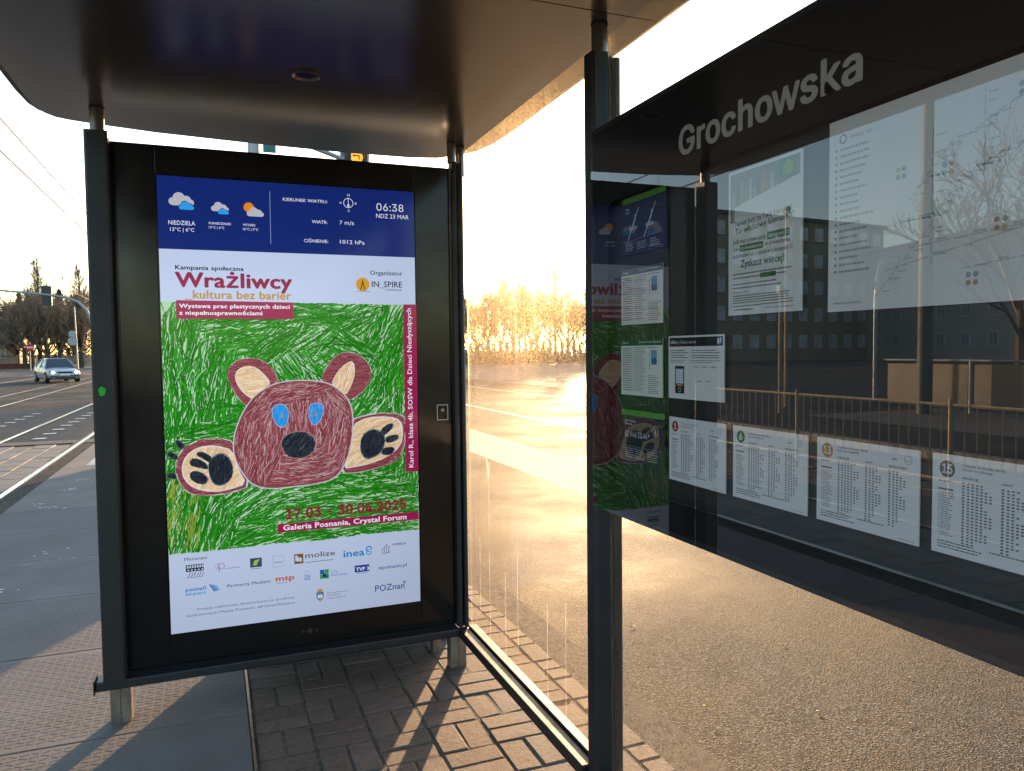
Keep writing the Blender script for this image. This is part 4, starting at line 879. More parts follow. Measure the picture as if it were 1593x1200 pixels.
# recruiting poster
o, F = paper(1.286, 1.772, .208, .287, 'tall white driver recruiting poster with green highlights, left of the network map', 'poster', 'recruiting_poster', bgc='E6E8EA')
F.rect(.006, .185, .202, .281, '7E8C86', 1); F.rect(.150, .245, .192, .281, '4F8A52', 2); F.disc(.171, .262, .014, '8FB04A', 3)
for k in range(11): F.rect(.012 + k * .0125, .190 + (k % 3) * .008, .021 + k * .0125, .245 + (k * 7 % 5) * .006, ('9AA6A8', '6E7C80', 'C08A6A', '88A090', 'B8BCB8')[k % 5], 2)
F.poly([(.020, .185), (.202, .185), (.202, .245), (.020, .215)], 'DCE2E4', 4)
F.text('Nawet kurs na Twój kierunek!', .022, .176, .160, .011, '2F4A3A', 6, 1, 2, ang=.05); F.text('To właściwy kierunek!', .022, .160, .165, .012, '2F4A3A', 6, 1, 2, ang=.07)
F.text('Jeśli masz prawo jazdy', .014, .142, .098, .0085, '303436', 3, 1, 2); F.rect(.116, .139, .176, .153, '2F6A3E', 3); F.text('kategorii D', .120, .142, .052, .0085, 'w', 4, 1, 2)
F.text('oraz', .014, .128, .018, .0075, '303436', 3, 1, 2); F.rect(.036, .125, .104, .138, '2F6A3E', 3); F.text('doświadczenie', .040, .1285, .060, .007, 'w', 4, 1, 2); F.text('w prowadzeniu', .110, .1285, .066, .0075, '303436', 3, 1, 2)
F.text('autobusów lub pojazdów z kategorii C', .014, .114, .170, .008, '303436', 3, 1, 2)
F.text('Zyskasz', .038, .094, .062, .014, '303436', 3, 2, 3); F.text('więcej!', .106, .094, .056, .014, '2F6A3E', 3, 2, 3)
greek(F, .014, .080, .190, 2, .008, .0026, '44484C', (.8, 1)); F.rect(.096, .069, .140, .078, '2F6A3E', 3); greek(F, .014, .060, .195, 2, .0075, .0024, '44484C', (.7, 1))
F.text('Czekamy na Ciebie!', .014, .044, .050, .0032, '303436', 3, 1, 1); greek(F, .014, .037, .190, 4, .0046, .0020, '55595E', (.85, 1)); F.line((.012, .017), (.186, .019), .0015, '303436', 3)
F.text('www.mpk.poznan.pl', .110, .009, .075, .004, '303436', 3, 0, 1); greek(F, .018, .009, .080, 1, .004, .0026, '44484C', (.9, 1))
F.build('printing', M['paper_print'], o)
# network map
o, F = paper(1.016, 1.796, .52, .318, 'large landscape tram network map sheet with coloured lines at upper right of the case', 'map', 'network_map', bgc='E8EAEE')
mp_ = random.Random(9)
F.ring(.030, .285, .008, .0025, '6E7C90', 2); F.text('Wykaz linii', .045, .282, .045, .006, '8A8E98', 2, 0, 2)
for k in range(19): F.disc(.016, .268 - k * .0112, .0024, '7C8290', 1, 8); greek(F, .024, .266 - k * .0112, .095, 1, .01, .0036, 'A8ACB6', (.5, 1))
MC = ['B4C0D4', 'C4BEBC', 'B8CCC2', 'D2BEB8', 'BEC2C8', 'D4CAB6']
nodes = [((.14, .13), (.20, .13)), ((.20, .06), (.20, .26)), ((.20, .13), (.25, .18)), ((.25, .18), (.31, .20)), ((.16, .09), (.36, .10)), ((.36, .03), (.40, .24)), ((.25, .05), (.47, .07)), ((.10, .02), (.20, .12)), ((.28, .29), (.28, .18)), ((.31, .20), (.42, .27)), ((.12, .06), (.48, .12)), ((.33, .10), (.43, .02)), ((.22, .22), (.34, .27)), ((.40, .14), (.50, .20)), ((.16, .16), (.24, .24))]
for i, (a, b) in enumerate(nodes):
    F.line(a, b, .0017, MC[i % 6], 2 + i * .3)
    for k in range(7):
        t_ = (k + .5) / 7; x, y = a[0] + (b[0] - a[0]) * t_, a[1] + (b[1] - a[1]) * t_; F.disc(x, y, .0022, 'E6E8EC', 8, 8); greek(F, x + .006, y - .001 + (k % 2) * .004, x + .028, 1, .003, .0022, 'BCC0C8', (.5, 1), 8)
F.line((.395, .03), (.41, .16), .008, '7FA6CC', 1); F.line((.41, .16), (.40, .22), .008, '7FA6CC', 1); F.line((.40, .22), (.44, .29), .008, '7FA6CC', 1)
for (x, y) in ((.14, .21), (.22, .20), (.30, .11), (.35, .13), (.26, .04), (.42, .05), (.33, .28), (.45, .25)):
    for k in range(4): F.disc(x + (k % 2) * .011, y - (k // 2) * .011, .004, ('BE9890', '90A0BC', '94B0A4', 'C8B890')[mp_.randrange(4)], 9, 12)
F.text('www.ztm.poznan.pl', .012, .012, .058, .005, '6A6E78', 3, 0, 2)
F.build('printing', M['paper_print'], o)
# left column notices
o, F = paper(1.712, 1.797, .199, .142, 'dark blue safety notice with crossed out figures, top left in the case', 'notice', 'safety_notice', bgc='1E2750')
F.rect(0, .128, .199, .142, '4E8A34', 1); F.text('Zakaz', .014, .112, .018, .0045, 'w', 2, 1, 1); F.text('wjazdu', .014, .104, .020, .0045, 'w', 2, 1, 1)
for u in (.052, .128):
    F.rect(u - .018, .060, u + .018, .068, 'A8AEC8', 2); F.poly([(u - .008, .068), (u + .002, .068), (u + .012, .086), (u + .006, .088)], 'A8AEC8', 2); F.disc(u + .010, .093, .005, 'A8AEC8', 2, 10); F.line((u - .026, .036), (u + .026, .112), .0024, 'DADDEA', 3)
F.line((.012, .032), (.188, .040), .0008, 'A8AEC8', 2)
for u in (.014, .072, .130): greek(F, u, .026, u + .045, 4, .0052, .0022, 'A8AEC8', (.6, 1))
F.build('printing', M['paper_print'], o)
for (z, lab, hc, tab, ttl) in ((1.6205, 'price list sheet with pale header above the other price list in the case', '5A6470', 'B8A8B0', 'Opłaty'), (1.4435, 'price list sheet with dark green header under the other price list in the case', '1F4636', 'A8B8A4', 'Tekst cen')):
    o, F = paper(1.722, z, .193, .140, lab, 'price list', 'price_list', bgc='E6E9E7')
    F.rect(0, .124, .193, .140, hc, 1); F.text(ttl, .006, .129, .030, .0055, 'w', 2, 1, 1); F.ring(.090, .132, .004, .0008, 'w', 2, 10); greek(F, .098, .131, .188, 1, .004, .0022, 'C0C8CC', (.9, 1), 2)
    for k in range(19): F.rect(.006, .116 - k * .0058, .058, .1185 - k * .0058, tab, 1); greek(F, .008, .1162 - k * .0058, .056, 1, .004, .0016, '5A5E66', (.6, 1), 2)
    greek(F, .064, .118, .122, 22, .0050, .0016, '5A5E66', (.6, 1)); greek(F, .130, .118, .186, 1, .0044, .0016, '4A4E56', (.6, 1)); F.rect(.144, .078, .168, .112, '2E6A9A', 2); F.rect(.146, .094, .166, .110, '6AA8D0', 3); greek(F, .130, .050, .186, 10, .0046, .0015, '5A5E66', (.5, 1)); F.line((.136, .108), (.136, .066), .0012, '3A5A4A', 2)
    F.build('printing', M['paper_print'], o)
o, F = paper(1.723, 1.2655, .201, .142, 'dark green telephone information notice 61 646 33 44, bottom left in the case', 'notice', 'phone_notice', bgc='1D2A30')
F.rect(0, .128, .201, .142, '5C9A3C', 1); F.text('Biuro Obsługi', .018, .112, .050, .0048, 'w', 2, 1, 1); F.text('Pasażera', .018, .104, .036, .0048, 'w', 2, 1, 1)
F.text('61 646 33 44*', .018, .074, .116, .0135, 'D5D8DC', 2, 1, 3); F.ring(.162, .098, .0125, .0012, 'D5D8DC', 2); F.text('i', .160, .090, None, .015, 'D5D8DC', 3, 1, 2); F.line((.018, .050), (.186, .050), .0008, 'A8AEB4', 2)
for u in (.018, .066, .124): greek(F, u, .043, u + .048, 5, .0055, .0022, 'A8AEB4', (.6, 1))
F.build('printing', M['paper_print'], o)
# ================================================================== STREET FURNITURE AND SURROUNDINGS
M['galv'] = simple('galvanised_pole', (.33, .34, .35), .5, .4, .15, 6)
M['sig_black'] = simple('signal_housing_black', (.03, .033, .035), .5)
def signal_head(parent, x, y, z, w_, h_, lenses, back=False, rk=1.0):
    b = MB().box(x - w_ / 2, x + w_ / 2, y - .07, y + .07, z - h_ / 2, z + h_ / 2).build('signal_housing', M['sig_black'], parent, bevel=.015)
    n = len(lenses)
    for i, c in enumerate(lenses):
        zc = z + h_ / 2 - h_ * (i + .5) / n; rad = min(w_ * .36, h_ / n * .38) * rk; s_ = 1 if back else -1
        t = NT('signal_lens')
        p = t.pbsdf(c[0], .3); 
        if c[1]: p.inputs['Emission Color'].default_value = c[2] + (1,); p.inputs['Emission Strength'].default_value = c[1]
        l = MB(); l.face([(x + rad * math.cos(s_ * -2 * math.pi * k / 20), y + s_ * .0715, zc + rad * math.sin(s_ * -2 * math.pi * k / 20)) for k in range(20)][::-1])
        lo = l.build('lens', t.m, b)
        v = MB(); n2 = 14
        for k in range(n2 + 1):
            a = R(-20 + 220 * k / n2); 
            for rr_, dy in ((rad * 1.12, .072), (rad * 1.12, .072 + rad * 1.1)): v.v.append((x + rr_ * math.cos(a), y + s_ * dy, zc + rr_ * math.sin(a)))
        for k in range(n2): v.f.append((2 * k, 2 * k + 1, 2 * k + 3, 2 * k + 2)); v.mi.append(0)
        v.build('visor', M['sig_black'], b)
    return b
# tram signal on a bracket mast behind the display
ts = empty('tram_signal_mast', (.60, 11, 0), 'signal mast with lit amber left arrow lamp showing above the display', 'traffic light')
MB().tube([(0, 0, 0), (0, 0, 4.75)], [.085, .075], 16).build('pole', M['galv'], ts, smooth=True)
MB().tube([(.02, 0, 4.5), (.25, 0, 4.46), (.7, 0, 4.30), (1.15, 0, 4.16), (1.24, 0, 4.15)], .032, 10).build('arm', M['galv'], ts, smooth=True)
hs_ = signal_head(ts, 1.38, 0, 4.02, .33, .62, [((.3, .1, .01), .42, (1.0, .36, .015)), ((.02, .02, .02), 0, None)], rk=.74)
aw = Flat((1.38, -.075, 4.175), (1, 0, 0), (0, 0, 1)); aw.rect(-.035, .008, .04, .024, '2A1604', 0); aw.rect(.024, -.04, .04, .008, '2A1604', 0); aw.poly([(-.062, .016), (-.035, -.006), (-.035, .038)], '2A1604', 0); aw.build('arrow_symbol', M['paper_print'], hs_)
box('signal_backboard', (1.17, 1.59, .075, .09, 3.6, 4.5), simple('grey_back', (.28, .30, .33), .6), ts)
box('sign_plate', (.12, .29, -.02, .0, 4.15, 4.6), simple('teal_sign', (.01, .16, .14), .4), ts, bevel=.004)

# far mast arm with back of a traffic light
ma = empty('traffic_light_mast', (-7.85, 61.2, 0), 'grey curved mast arm over the far road with a traffic light seen from behind', 'traffic light')
arc = [(0, 0, 0), (0, 0, 3.2), (-.08, 0, 3.9), (-.35, 0, 4.6), (-.85, 0, 5.15), (-1.6, 0, 5.45), (-2.8, 0, 5.62), (-4.5, 0, 5.78), (-6.5, 0, 5.95)]
MB().tube(arc, [.13, .11, .11, .105, .10, .09, .08, .07, .06], 14).build('arm_pole', M['galv'], ma, smooth=True)
signal_head(ma, -2.75, .1, 5.55, .62, 1.35, [((.3, .02, .01), 0, None), ((.3, .15, .01), 0, None), ((.01, .2, .05), 0, None)], back=True)

def round_sign(parent, x, y, z, r, cols, back=False):
    s_ = 1 if back else -1
    m = MB().tube([(x, y, z), (x, y + .02, z)], r, 28); return m.build('sign_plate', cols, parent, smooth=False)
def no_entry(name, loc, label, zc, r, h, rz=0, pr_=.04):
    o = empty(name, loc, label, 'road sign', None, rz)
    MB().tube([(0, 0, 0), (0, 0, h)], pr_, 10).build('pole', M['galv'], o, smooth=True)
    pl = round_sign(o, 0, -.07, zc, r, simple('red_sign', (.5, .02, .015), .4))
    F = Flat((0, -.0715, zc), (1, 0, 0), (0, 0, 1)); F.rect(-r * .72, -r * .16, r * .72, r * .16, 'F0F0F0', 0); F.build('white_bar', M['paper_print'], pl)
    return o
no_entry('no_entry_sign', (-15.7, 82, 0), 'red no entry sign in front of the pale house at the far left', 2.15, .34, 2.6)
lp = empty('lamp_pole', (-12.3, 85, 0), 'thin pole with backs of round road signs in front of the far trees', 'pole')
MB().tube([(0, 0, 0), (-.1, 0, 6.1)], [.09, .05], 10).build('pole', M['galv'], lp, smooth=True)
for z, r_ in ((2.75, .42), (3.45, .34)): round_sign(lp, -.35, -.05, z, r_, M['galv'])
# two overhead tram wires with droppers
M['wire'] = simple('dark_wire', (.03, .03, .03), .6)
for (X, lab) in ((-2.6, 'pair of overhead tram wires above the nearer track'), (-5.7, 'pair of overhead tram wires above the farther track')):
    ow = empty('overhead_wire', (X, 15, 4.2), lab, 'overhead wire')
    MB().tube([(0, -34, 0), (0, 10, 0.0), (0, 95, .0)], .013, 5).build('contact_wire', M['wire'], ow)
    MB().tube([(0, y - 15, .45 + .12 * ((y - 15) / 20) ** 2 if abs(y - 15) < 20 else .57) for y in range(-20, 110, 5)], .012, 5).build('carrier_wire', M['wire'], ow)
    for y in list(range(-18, 40, 5)): MB().tube([(0, y, 0), (0, y, .5)], .004, 4).build('dropper', M['wire'], ow)

# ---- the car
M['silver'] = simple('silver_car_paint', (.42, .42, .41), .28, .6, .05, 2); M['carglass'] = simple('car_glass', (.03, .04, .045), .06, 0, .1, 2, spec=.8)
M['tyre'] = simple('tyre_rubber', (.015, .015, .015), .8); M['trim'] = simple('black_trim', (.02, .02, .02), .5)
car = empty('parked_car', (-7.75, 46.6, 0), 'silver sedan with lit headlights driving towards the tram stop', 'car', None, R(21))
car.name = 'sedan_car'; car.scale = (.88, .88, .9)
st = [(-2.18, .74, .34, .50), (-2.12, .80, .22, .62), (-1.9, .845, .18, .70), (-1.2, .86, .18, .80), (-.75, .865, .18, .87), (0, .87, .18, .90), (1.2, .865, .18, .93), (1.9, .84, .2, .94), (2.12, .79, .28, .90), (2.18, .72, .40, .80)]
bd = MB(); NR = 12
for (y, wd, zb, zt) in st:
    half = [(wd * .80, zb), (wd * .97, zb + .08), (wd, (zb + zt) * .5), (wd * .985, zt - .13), (wd * .90, zt - .02), (wd * .45, zt + .015)]
    ring = [(-x, z) for x, z in half] ; ring = half + [(-x, z) for x, z in reversed(half)]
    bd.v += [(x, y, z) for x, z in ring]
for i in range(len(st) - 1):
    for k in range(NR):
        k2 = (k + 1) % NR; bd.f.append((i * NR + k, i * NR + k2, (i + 1) * NR + k2, (i + 1) * NR + k)); bd.mi.append(0)
bd.f.append(tuple(range(NR))[::-1]); bd.mi.append(0); bd.f.append(tuple((len(st) - 1) * NR + k for k in range(NR))); bd.mi.append(0)
body = bd.build('body', M['silver'], car, smooth=True)
gh = MB(); lo = [(-.80, -.98), (.80, -.98), (.82, .2), (.80, 1.55), (-.80, 1.55), (-.82, .2)]; hi = [(-.56, -.22), (.56, -.22), (.60, .3), (.55, 1.0), (-.55, 1.0), (-.60, .3)]
gh.v = [(x, y, .84) for x, y in lo] + [(x, y, 1.34) for x, y in hi]
for k in range(6): gh.f.append((k, (k + 1) % 6, 6 + (k + 1) % 6, 6 + k)); gh.mi.append(0)
gh.f.append((6, 7, 8, 9, 10, 11)); gh.mi.append(0); gh.build('windows', M['carglass'], car)
rf = MB(); rf.v = [(x * 1.02, y * 1.0, 1.335) for x, y in hi] + [(x * .8, y * .9 + .02, 1.395) for x, y in hi]
for k in range(6): rf.f.append((k, (k + 1) % 6, 6 + (k + 1) % 6, 6 + k)); rf.mi.append(0)
rf.f.append((6, 7, 8, 9, 10, 11)); rf.mi.append(0); rf.build('roof', M['silver'], car, smooth=True)
for s in (-1, 1):
    for a, b in (((.80, -.98, .85), (.565, -.22, 1.345)), ((.825, .25, .86), (.605, .3, 1.345)), ((.80, 1.5, .88), (.56, 1.0, 1.345))):
        MB().tube([(s * a[0], a[1], a[2]), (s * b[0], b[1], b[2])], .032, 6).build('pillar', M['silver'], car)
    mr = MB().tube([(s * .84, -.70, .93), (s * 1.0, -.72, .95)], [.05, .075], 10); mr.build('mirror', M['silver'], car, smooth=True)
    t = NT('headlight_glow'); p = t.pbsdf((.8, .8, .8), .1); p.inputs['Emission Color'].default_value = (1, .93, .78, 1); p.inputs['Emission Strength'].default_value = 1.3
    hl = MB(); hl.v = [(s * x, y, z) for x, y, z in ((.42, -2.175, .50), (.70, -2.12, .50), (.80, -1.98, .56), (.78, -1.96, .68), (.44, -2.12, .66))]; hl.f = [(0, 1, 2, 3, 4)]; hl.mi = [0]; hh = hl.build('headlight', M['galv'], car)
    MB().tube([(s * .60, -2.17, .585), (s * .60, -2.10, .585)], .085, 14).build('bulb', t.m, hh)
    for y in (-1.38, 1.32):
        ty = MB().tube([(s * .70, y, .31), (s * .885, y, .31)], .31, 24).build('tyre', M['tyre'], car, smooth=True)
        MB().tube([(s * .88, y, .31), (s * .893, y, .31)], .2, 18).build('rim', M['galv'], ty)
    box('door_handle', (s * .868 if s > 0 else -.885, .885 if s > 0 else -.868, .1, .26, .74, .765), M['silver'], car)
box('grille', (-.36, .36, -2.195, -2.15, .53, .63), M['trim'], car, bevel=.01); box('bumper_strip', (-.70, .70, -2.20, -2.12, .36, .41), M['trim'], car)
box('number_plate', (-.26, .26, -2.215, -2.20, .40, .51), simple('plate_white', (.75, .75, .75), .4), car); box('lower_intake', (-.5, .5, -2.19, -2.14, .23, .32), M['trim'], car)

# ---- unseen van and ticket machine, added behind the display to shade the slabs
van = empty('shade_van', (2.36, 13.85, 0), 'unseen white delivery van added behind the digital display to shade the slabs', 'van')
vb = MB(); pr_v = [(-2.3, .3), (-2.3, .85), (-2.05, 1.05), (-1.45, 1.25), (-.95, 1.95), (-.7, 2.08), (2.2, 2.1), (2.3, 2.0), (2.3, .3)]
nv_ = len(pr_v); vb.v = [(-.88, y, z) for y, z in pr_v] + [(.88, y, z) for y, z in pr_v]
for i in range(nv_):
    j = (i + 1) % nv_; vb.f.append((i, j, nv_ + j, nv_ + i)); vb.mi.append(0)
vb.f.append(tuple(range(nv_))[::-1]); vb.mi.append(0); vb.f.append(tuple(nv_ + i for i in range(nv_))); vb.mi.append(0)
vb.build('body', simple('white_van_paint', (.6, .6, .6), .35), van, bevel=.05)
ws = MB(); ws.face([(-.78, -1.41, 1.31), (.78, -1.41, 1.31), (.72, -1.0, 1.90), (-.72, -1.0, 1.90)]); o = ws.build('windshield', M['carglass'], van); o.location.y = -.02
for s in (-1, 1):
    box('headlight', (s * .68 - .13, s * .68 + .13, -2.325, -2.29, .68, .84), M['galv'], van, bevel=.01)
    for y in (-1.5, 1.45): MB().tube([(s * .70, y, .33), (s * .90, y, .33)], .33, 22).build('tyre', M['tyre'], van, smooth=True)
box('bumper', (-.86, .86, -2.37, -2.31, .32, .55), M['trim'], van, bevel=.02)
tm = empty('shade_ticket_machine', (1.28, 9.0, 0), 'unseen dark grey ticket machine added behind the digital display to shade the slabs', 'ticket machine')
box('housing', (-.36, .40, -.22, .22, 0, 1.85), M['grey_box'], tm, bevel=.02); box('touch_screen', (-.2, .2, -.232, -.2205, 1.2, 1.5), M['carglass'], tm, bevel=.004); box('tray', (-.15, .15, -.235, -.2205, .62, .78), M['trim'], tm, bevel=.004)

# ---- trees
M['bark'] = simple('tree_bark', (.075, .055, .042), .9, 0, .3, 6); M['twig'] = simple('bare_twigs', (.2, .15, .105), .9, 0, .3, 3)
M['twig2'] = simple('russet_twigs', (.25, .175, .115), .9, 0, .3, 3)
M['needle'] = simple('conifer_needles', (.035, .05, .028), .85, 0, .4, 2); M['ivy'] = simple('evergreen_leaves', (.05, .07, .03), .8, 0, .4, 2)
def grow(m, p, d, L_, r, dep, rn, spread, up, nch, tw):
    pts = [p]; dd_ = d.copy()
    segs = 3 if dep > 1 else 2
    for i in range(segs):
        dd_ = (dd_ + Vector((rn.gauss(0, .13), rn.gauss(0, .13), rn.gauss(0, .08) + up * .12))).normalized(); pts.append(pts[-1] + dd_ * L_ / segs)
    rads = [max(tw, r * (1 - .45 * i / segs)) for i in range(segs + 1)]
    m.tube([tuple(q) for q in pts], rads, 4 if dep > 2 else 3, cap=False)
    if dep == 0: return
    for k in range(nch):
        t_ = rn.uniform(.25, 1.0); i = min(segs - 1, int(t_ * segs)); q = pts[i].lerp(pts[i + 1], t_ * segs - i)
        ax = Vector((rn.gauss(0, 1), rn.gauss(0, 1), rn.gauss(0, .4))); ax = (ax - dd_ * ax.dot(dd_)).normalized()
        a = R(rn.uniform(spread * .6, spread * 1.3)); nd = (dd_ * math.cos(a) + ax * math.sin(a)).normalized()
        grow(m, q, nd, L_ * rn.uniform(.55, .8), r * .55, dep - 1, rn, spread, up, nch, tw)
def tree_proto(h, seed, kind):
    rn = random.Random(seed); tk = MB(); cr_ = MB()
    if kind == 'conifer':
        tk.tube([(0, 0, 0), (0, 0, h * .95)], [h * .02, .02], 7)
        nl = int(26)
        for i in range(nl):
            z = h * (.12 + .86 * i / nl); rad = h * .24 * (1 - (i / nl) ** 1.1) + .15
            for k in range(8):
                a = rn.uniform(0, 6.28); ln_ = rad * rn.uniform(.6, 1.1)
                for s_ in range(9):
                    f_ = (s_ + 1) / 9; x, y, zz = ln_ * f_ * math.cos(a), ln_ * f_ * math.sin(a), z - ln_ * f_ * .25 + rn.uniform(-.12, .12)
                    w__ = .10 + .2 * (1 - f_); b = rn.uniform(0, 6.28)
                    cr_.face([(x + w__ * math.cos(b), y + w__ * math.sin(b), zz + rn.uniform(-.1, .1)), (x + w__ * math.cos(b + 2.1), y + w__ * math.sin(b + 2.1), zz + rn.uniform(-.15, .05)), (x + w__ * math.cos(b + 4.2), y + w__ * math.sin(b + 4.2), zz + rn.uniform(-.2, .1))])
    elif kind == 'poplar':
        tk.tube([(0, 0, 0), (.1, 0, h * .45), (0, .1, h * .97)], [h * .018, h * .012, .03], 8)
        for i in range(60):
            z = h * rn.uniform(.12, .93); a = rn.uniform(0, 6.28); d_ = Vector((math.cos(a) * .42, math.sin(a) * .42, 1)).normalized()
            grow(cr_, Vector((0, 0, z)), d_, h * .20 * (1.2 - z / h), .03, 3, rn, 20, 1.0, 3, .008)
    else:
        tk.tube([(0, 0, 0), (rn.uniform(-.1, .1), 0, h * .28)], [h * .030, h * .022], 8)
        for i in range(6):
            a = i * 1.05 + rn.uniform(-.3, .3); tl_ = rn.uniform(.25, .9)
            d_ = Vector((math.cos(a) * tl_, math.sin(a) * tl_, 1)).normalized(); grow(cr_, Vector((0, 0, h * rn.uniform(.14, .28))), d_, h * .37, h * .011, 5, rn, 34, .9, 3, .011)
    return tk.mesh('trunk', M['bark']), cr_
PT = {}
def tree(kind, seed, h, loc, label, group=None, mat='twig', cat='tree', s=1.0, rz=0.0, name=None):
    key = (kind, seed, mat)
    if key not in PT:
        tk, cm = tree_proto(h, seed, kind); PT[key] = (tk, cm.mesh('crown', M[mat]), h)
    tk, cm, h0 = PT[key]; o = empty(name or {'conifer': 'spruce_tree', 'poplar': 'poplar_tree'}.get(kind, 'bare_tree'), loc, label, cat, group, rz)
    k = h / h0 * s; o.scale = (k * 1.0, k, k); link('trunk', tk, o); link('crown', cm, o); return o
tree('conifer', 1, 8.8, (-20.2, 101, 0), 'dark spruce tree behind the flat roofed house at the far left')
tree('poplar', 2, 12.6, (-18.0, 99, 0), 'tallest bare poplar tree rising above the traffic light at the far left')
tree('bare', 3, 8.6, (-16.2, 93, 0), 'wide bare tree with leaning trunk between the poplar and the pole', mat='twig2')
tree('bare', 4, 7.8, (-18.2, 92.6, 0), 'small russet bare tree at the corner of the pale house', mat='twig2')
tree('bare', 8, 7.6, (-14.6, 95.5, 0), 'bare bushy tree close behind the pale wooden fence', mat='twig2')
tree('conifer', 5, 9.0, (-15.6, 97, 0), 'dark spruce tree close behind the round sign pole')
tree('conifer', 6, 7.6, (-13.6, 96, 0), 'lower broad spruce tree right of the sign pole')
tree('poplar', 7, 12.2, (-14.6, 104, 0), 'thin bare poplar standing right of the spruce trees')
tree('bare', 3, 6.2, (-22.4, 90, 0), 'bare tree with open branches in front of the pale house', rz=2.0)
tree('bare', 4, 5.2, (-20.2, 88, 0), 'young bare tree on the pavement before the pale house windows', rz=1.0)
for i, (x, y, h) in enumerate([(-12.2, 99, 7.5), (-9, 102, 8.5), (-26, 104, 7), (-30, 100, 8)]):
    tree(('bare', 'conifer')[i % 2], (3, 5)[i % 2], h, (x, y, 0), 'tree in the belt hidden behind the display and left frame edge', group='trees behind the display', rz=i * 1.3, mat=('twig2', 'twig')[i % 2])

for i, (x, y, h, kd, sd_) in enumerate([(-19.4, 95.5, 7.4, 'bare', 3), (-17.2, 94.5, 7.8, 'bare', 4), (-15.2, 93.5, 7.0, 'bare', 8), (-13.2, 94, 7.2, 'bare', 3), (-18.6, 98, 9.2, 'bare', 8), (-17.0, 97, 8.8, 'bare', 3), (-16.0, 99, 9.4, 'bare', 4), (-14.4, 98, 8.6, 'bare', 8), (-17.8, 93.2, 6.5, 'bare', 3)]):
    tree(kd, sd_, h, (x, y, 0), 'brown bare tree in the tangled belt behind the fence and the silver car', group='tangled bare trees behind the far fence', rz=i * 1.7 + .4, mat='twig2' if i % 2 else 'twig')
# golden trees and shrubs beyond the sunlit road, seen through the dusty glass
rn = random.Random(21); k_ = 0
spots = []
for i in range(26):
    f_ = i / 25; az = R(17.0 + 11.5 * f_); Y = 92 + rn.uniform(-7, 12); spots.append((Y * math.tan(az), Y, rn.uniform(5.2, 7.4) if rn.random() < .7 else rn.uniform(7.5, 9.5)))
for i, (x, y, h) in enumerate(spots):
    kd, sd_ = [('bare', 3), ('bare', 8), ('poplar', 2), ('bare', 4), ('bare', 3)][i % 5]
    tree(kd, sd_, h * (1.4 if kd == 'poplar' else 1.3), (x, y, 0), 'bare tree in the sunlit row beyond the road, seen through the dusty glass', group='sunlit trees beyond the road', rz=i * .9, mat='twig2' if kd == 'bare' else 'twig')
hd_ = MB()
for i in range(9000):
    az = R(rn.uniform(16, 30)); Y = rn.uniform(80, 89); x = Y * math.tan(az); z = abs(rn.gauss(0, 1.0)) * (.8 + .5 * math.sin(x * .9)); a = rn.uniform(0, 6.28); s_ = rn.uniform(.05, .16)
    hd_.face([(x + s_ * math.cos(a), Y + s_ * math.sin(a), z), (x - s_ * math.cos(a), Y - s_ * math.sin(a), z + rn.uniform(-.05, .05)), (x + rn.uniform(-.1, .1), Y, z + s_ * 2.4)])
hd_.build('roadside_scrub', M['twig2'], kind='stuff')
rectsheet('far_verge', 16, 80, 78, 130, -0.02, simple('dry_grass', (.12, .10, .05), .95, 0, .4, 1), kind='structure')
rectsheet('far_sidewalk', -60, -6.5, 86, 93, -0.004, M['asphalt_old'])
box('far_kerb', (-60, -6.5, 85.8, 86.0, -.06, .08), M['kerb'], kind='structure')
# rough lanes on the sunlit road
for (x0, x1) in ((6.2, 6.32), (9.6, 9.72)): rectsheet('lane_line', x0, x1, 8, 78, -0.026, M['roadpaint'])
rectsheet('tram_lane', 12.2, 16.0, -10, 78, -0.026, M['asphalt_old'])
# ---- pale house, fences
def building(name, label, x0, x1, y0, y1, h, wall, win_rows, win_cols, face='y', roofc=(.08, .07, .065), cat='building', wsize=(1.1, 1.35), z0=1.0, pitch=2.9, curtain=(.30, .33, .36)):
    o = empty(name, ((x0 + x1) / 2, (y0 + y1) / 2, 0), label, cat); lx, ly = (x1 - x0) / 2, (y1 - y0) / 2
    box('wall', (-lx, lx, -ly, ly, -.05, h), wall, o)
    rfo = box('roof', (-lx - .35, lx + .35, -ly - .35, ly + .35, h + .002, h + .35), simple('roof_cover', roofc, .8), o)
    fm_ = MB().box(-wsize[0] / 2, wsize[0] / 2, -.03, .0, 0, wsize[1]).mesh('window', simple('window_frame_white', (.8, .8, .78), .6))
    pn = MB().box(-wsize[0] / 2 + .08, -.03, -.036, -.031, .08, wsize[1] - .08).box(.03, wsize[0] / 2 - .08, -.036, -.031, .08, wsize[1] - .08).mesh('pane', simple('window_pane', curtain, .1, 0, .4, .7, spec=.6))
    sl_ = MB().box(-wsize[0] / 2 - .08, wsize[0] / 2 + .08, -.12, 0, -.08, -.002).mesh('sill', M['kerb'])
    for r_ in range(win_rows):
        for c_ in range(win_cols):
            t_ = -1 + 2 * (c_ + .5) / win_cols
            wz = z0 + r_ * pitch
            if face == 'y': wl, wr = (t_ * lx, -ly, wz), 0
            else: wl, wr = (lx, t_ * ly, wz), math.pi / 2
            wo = link('window', fm_, o, wl, (0, 0, wr)); link('pane', pn, wo); link('sill', sl_, wo)
    return o
M['w_cream'] = simple('cream_render', (.42, .38, .31), .9, 0, .12, .4); M['w_olive'] = simple('olive_render', (.31, .26, .17), .9, 0, .15, .3); M['w_grey'] = simple('grey_render', (.42, .41, .39), .9, 0, .15, .3)
hs = building('pale_house', 'pale flat roofed house with windows at the far left behind trees', -32, -19.6, 96, 106, 5.7, M['w_cream'], 2, 4, z0=1.1, pitch=2.5, cat='house', roofc=(.14, .075, .05))
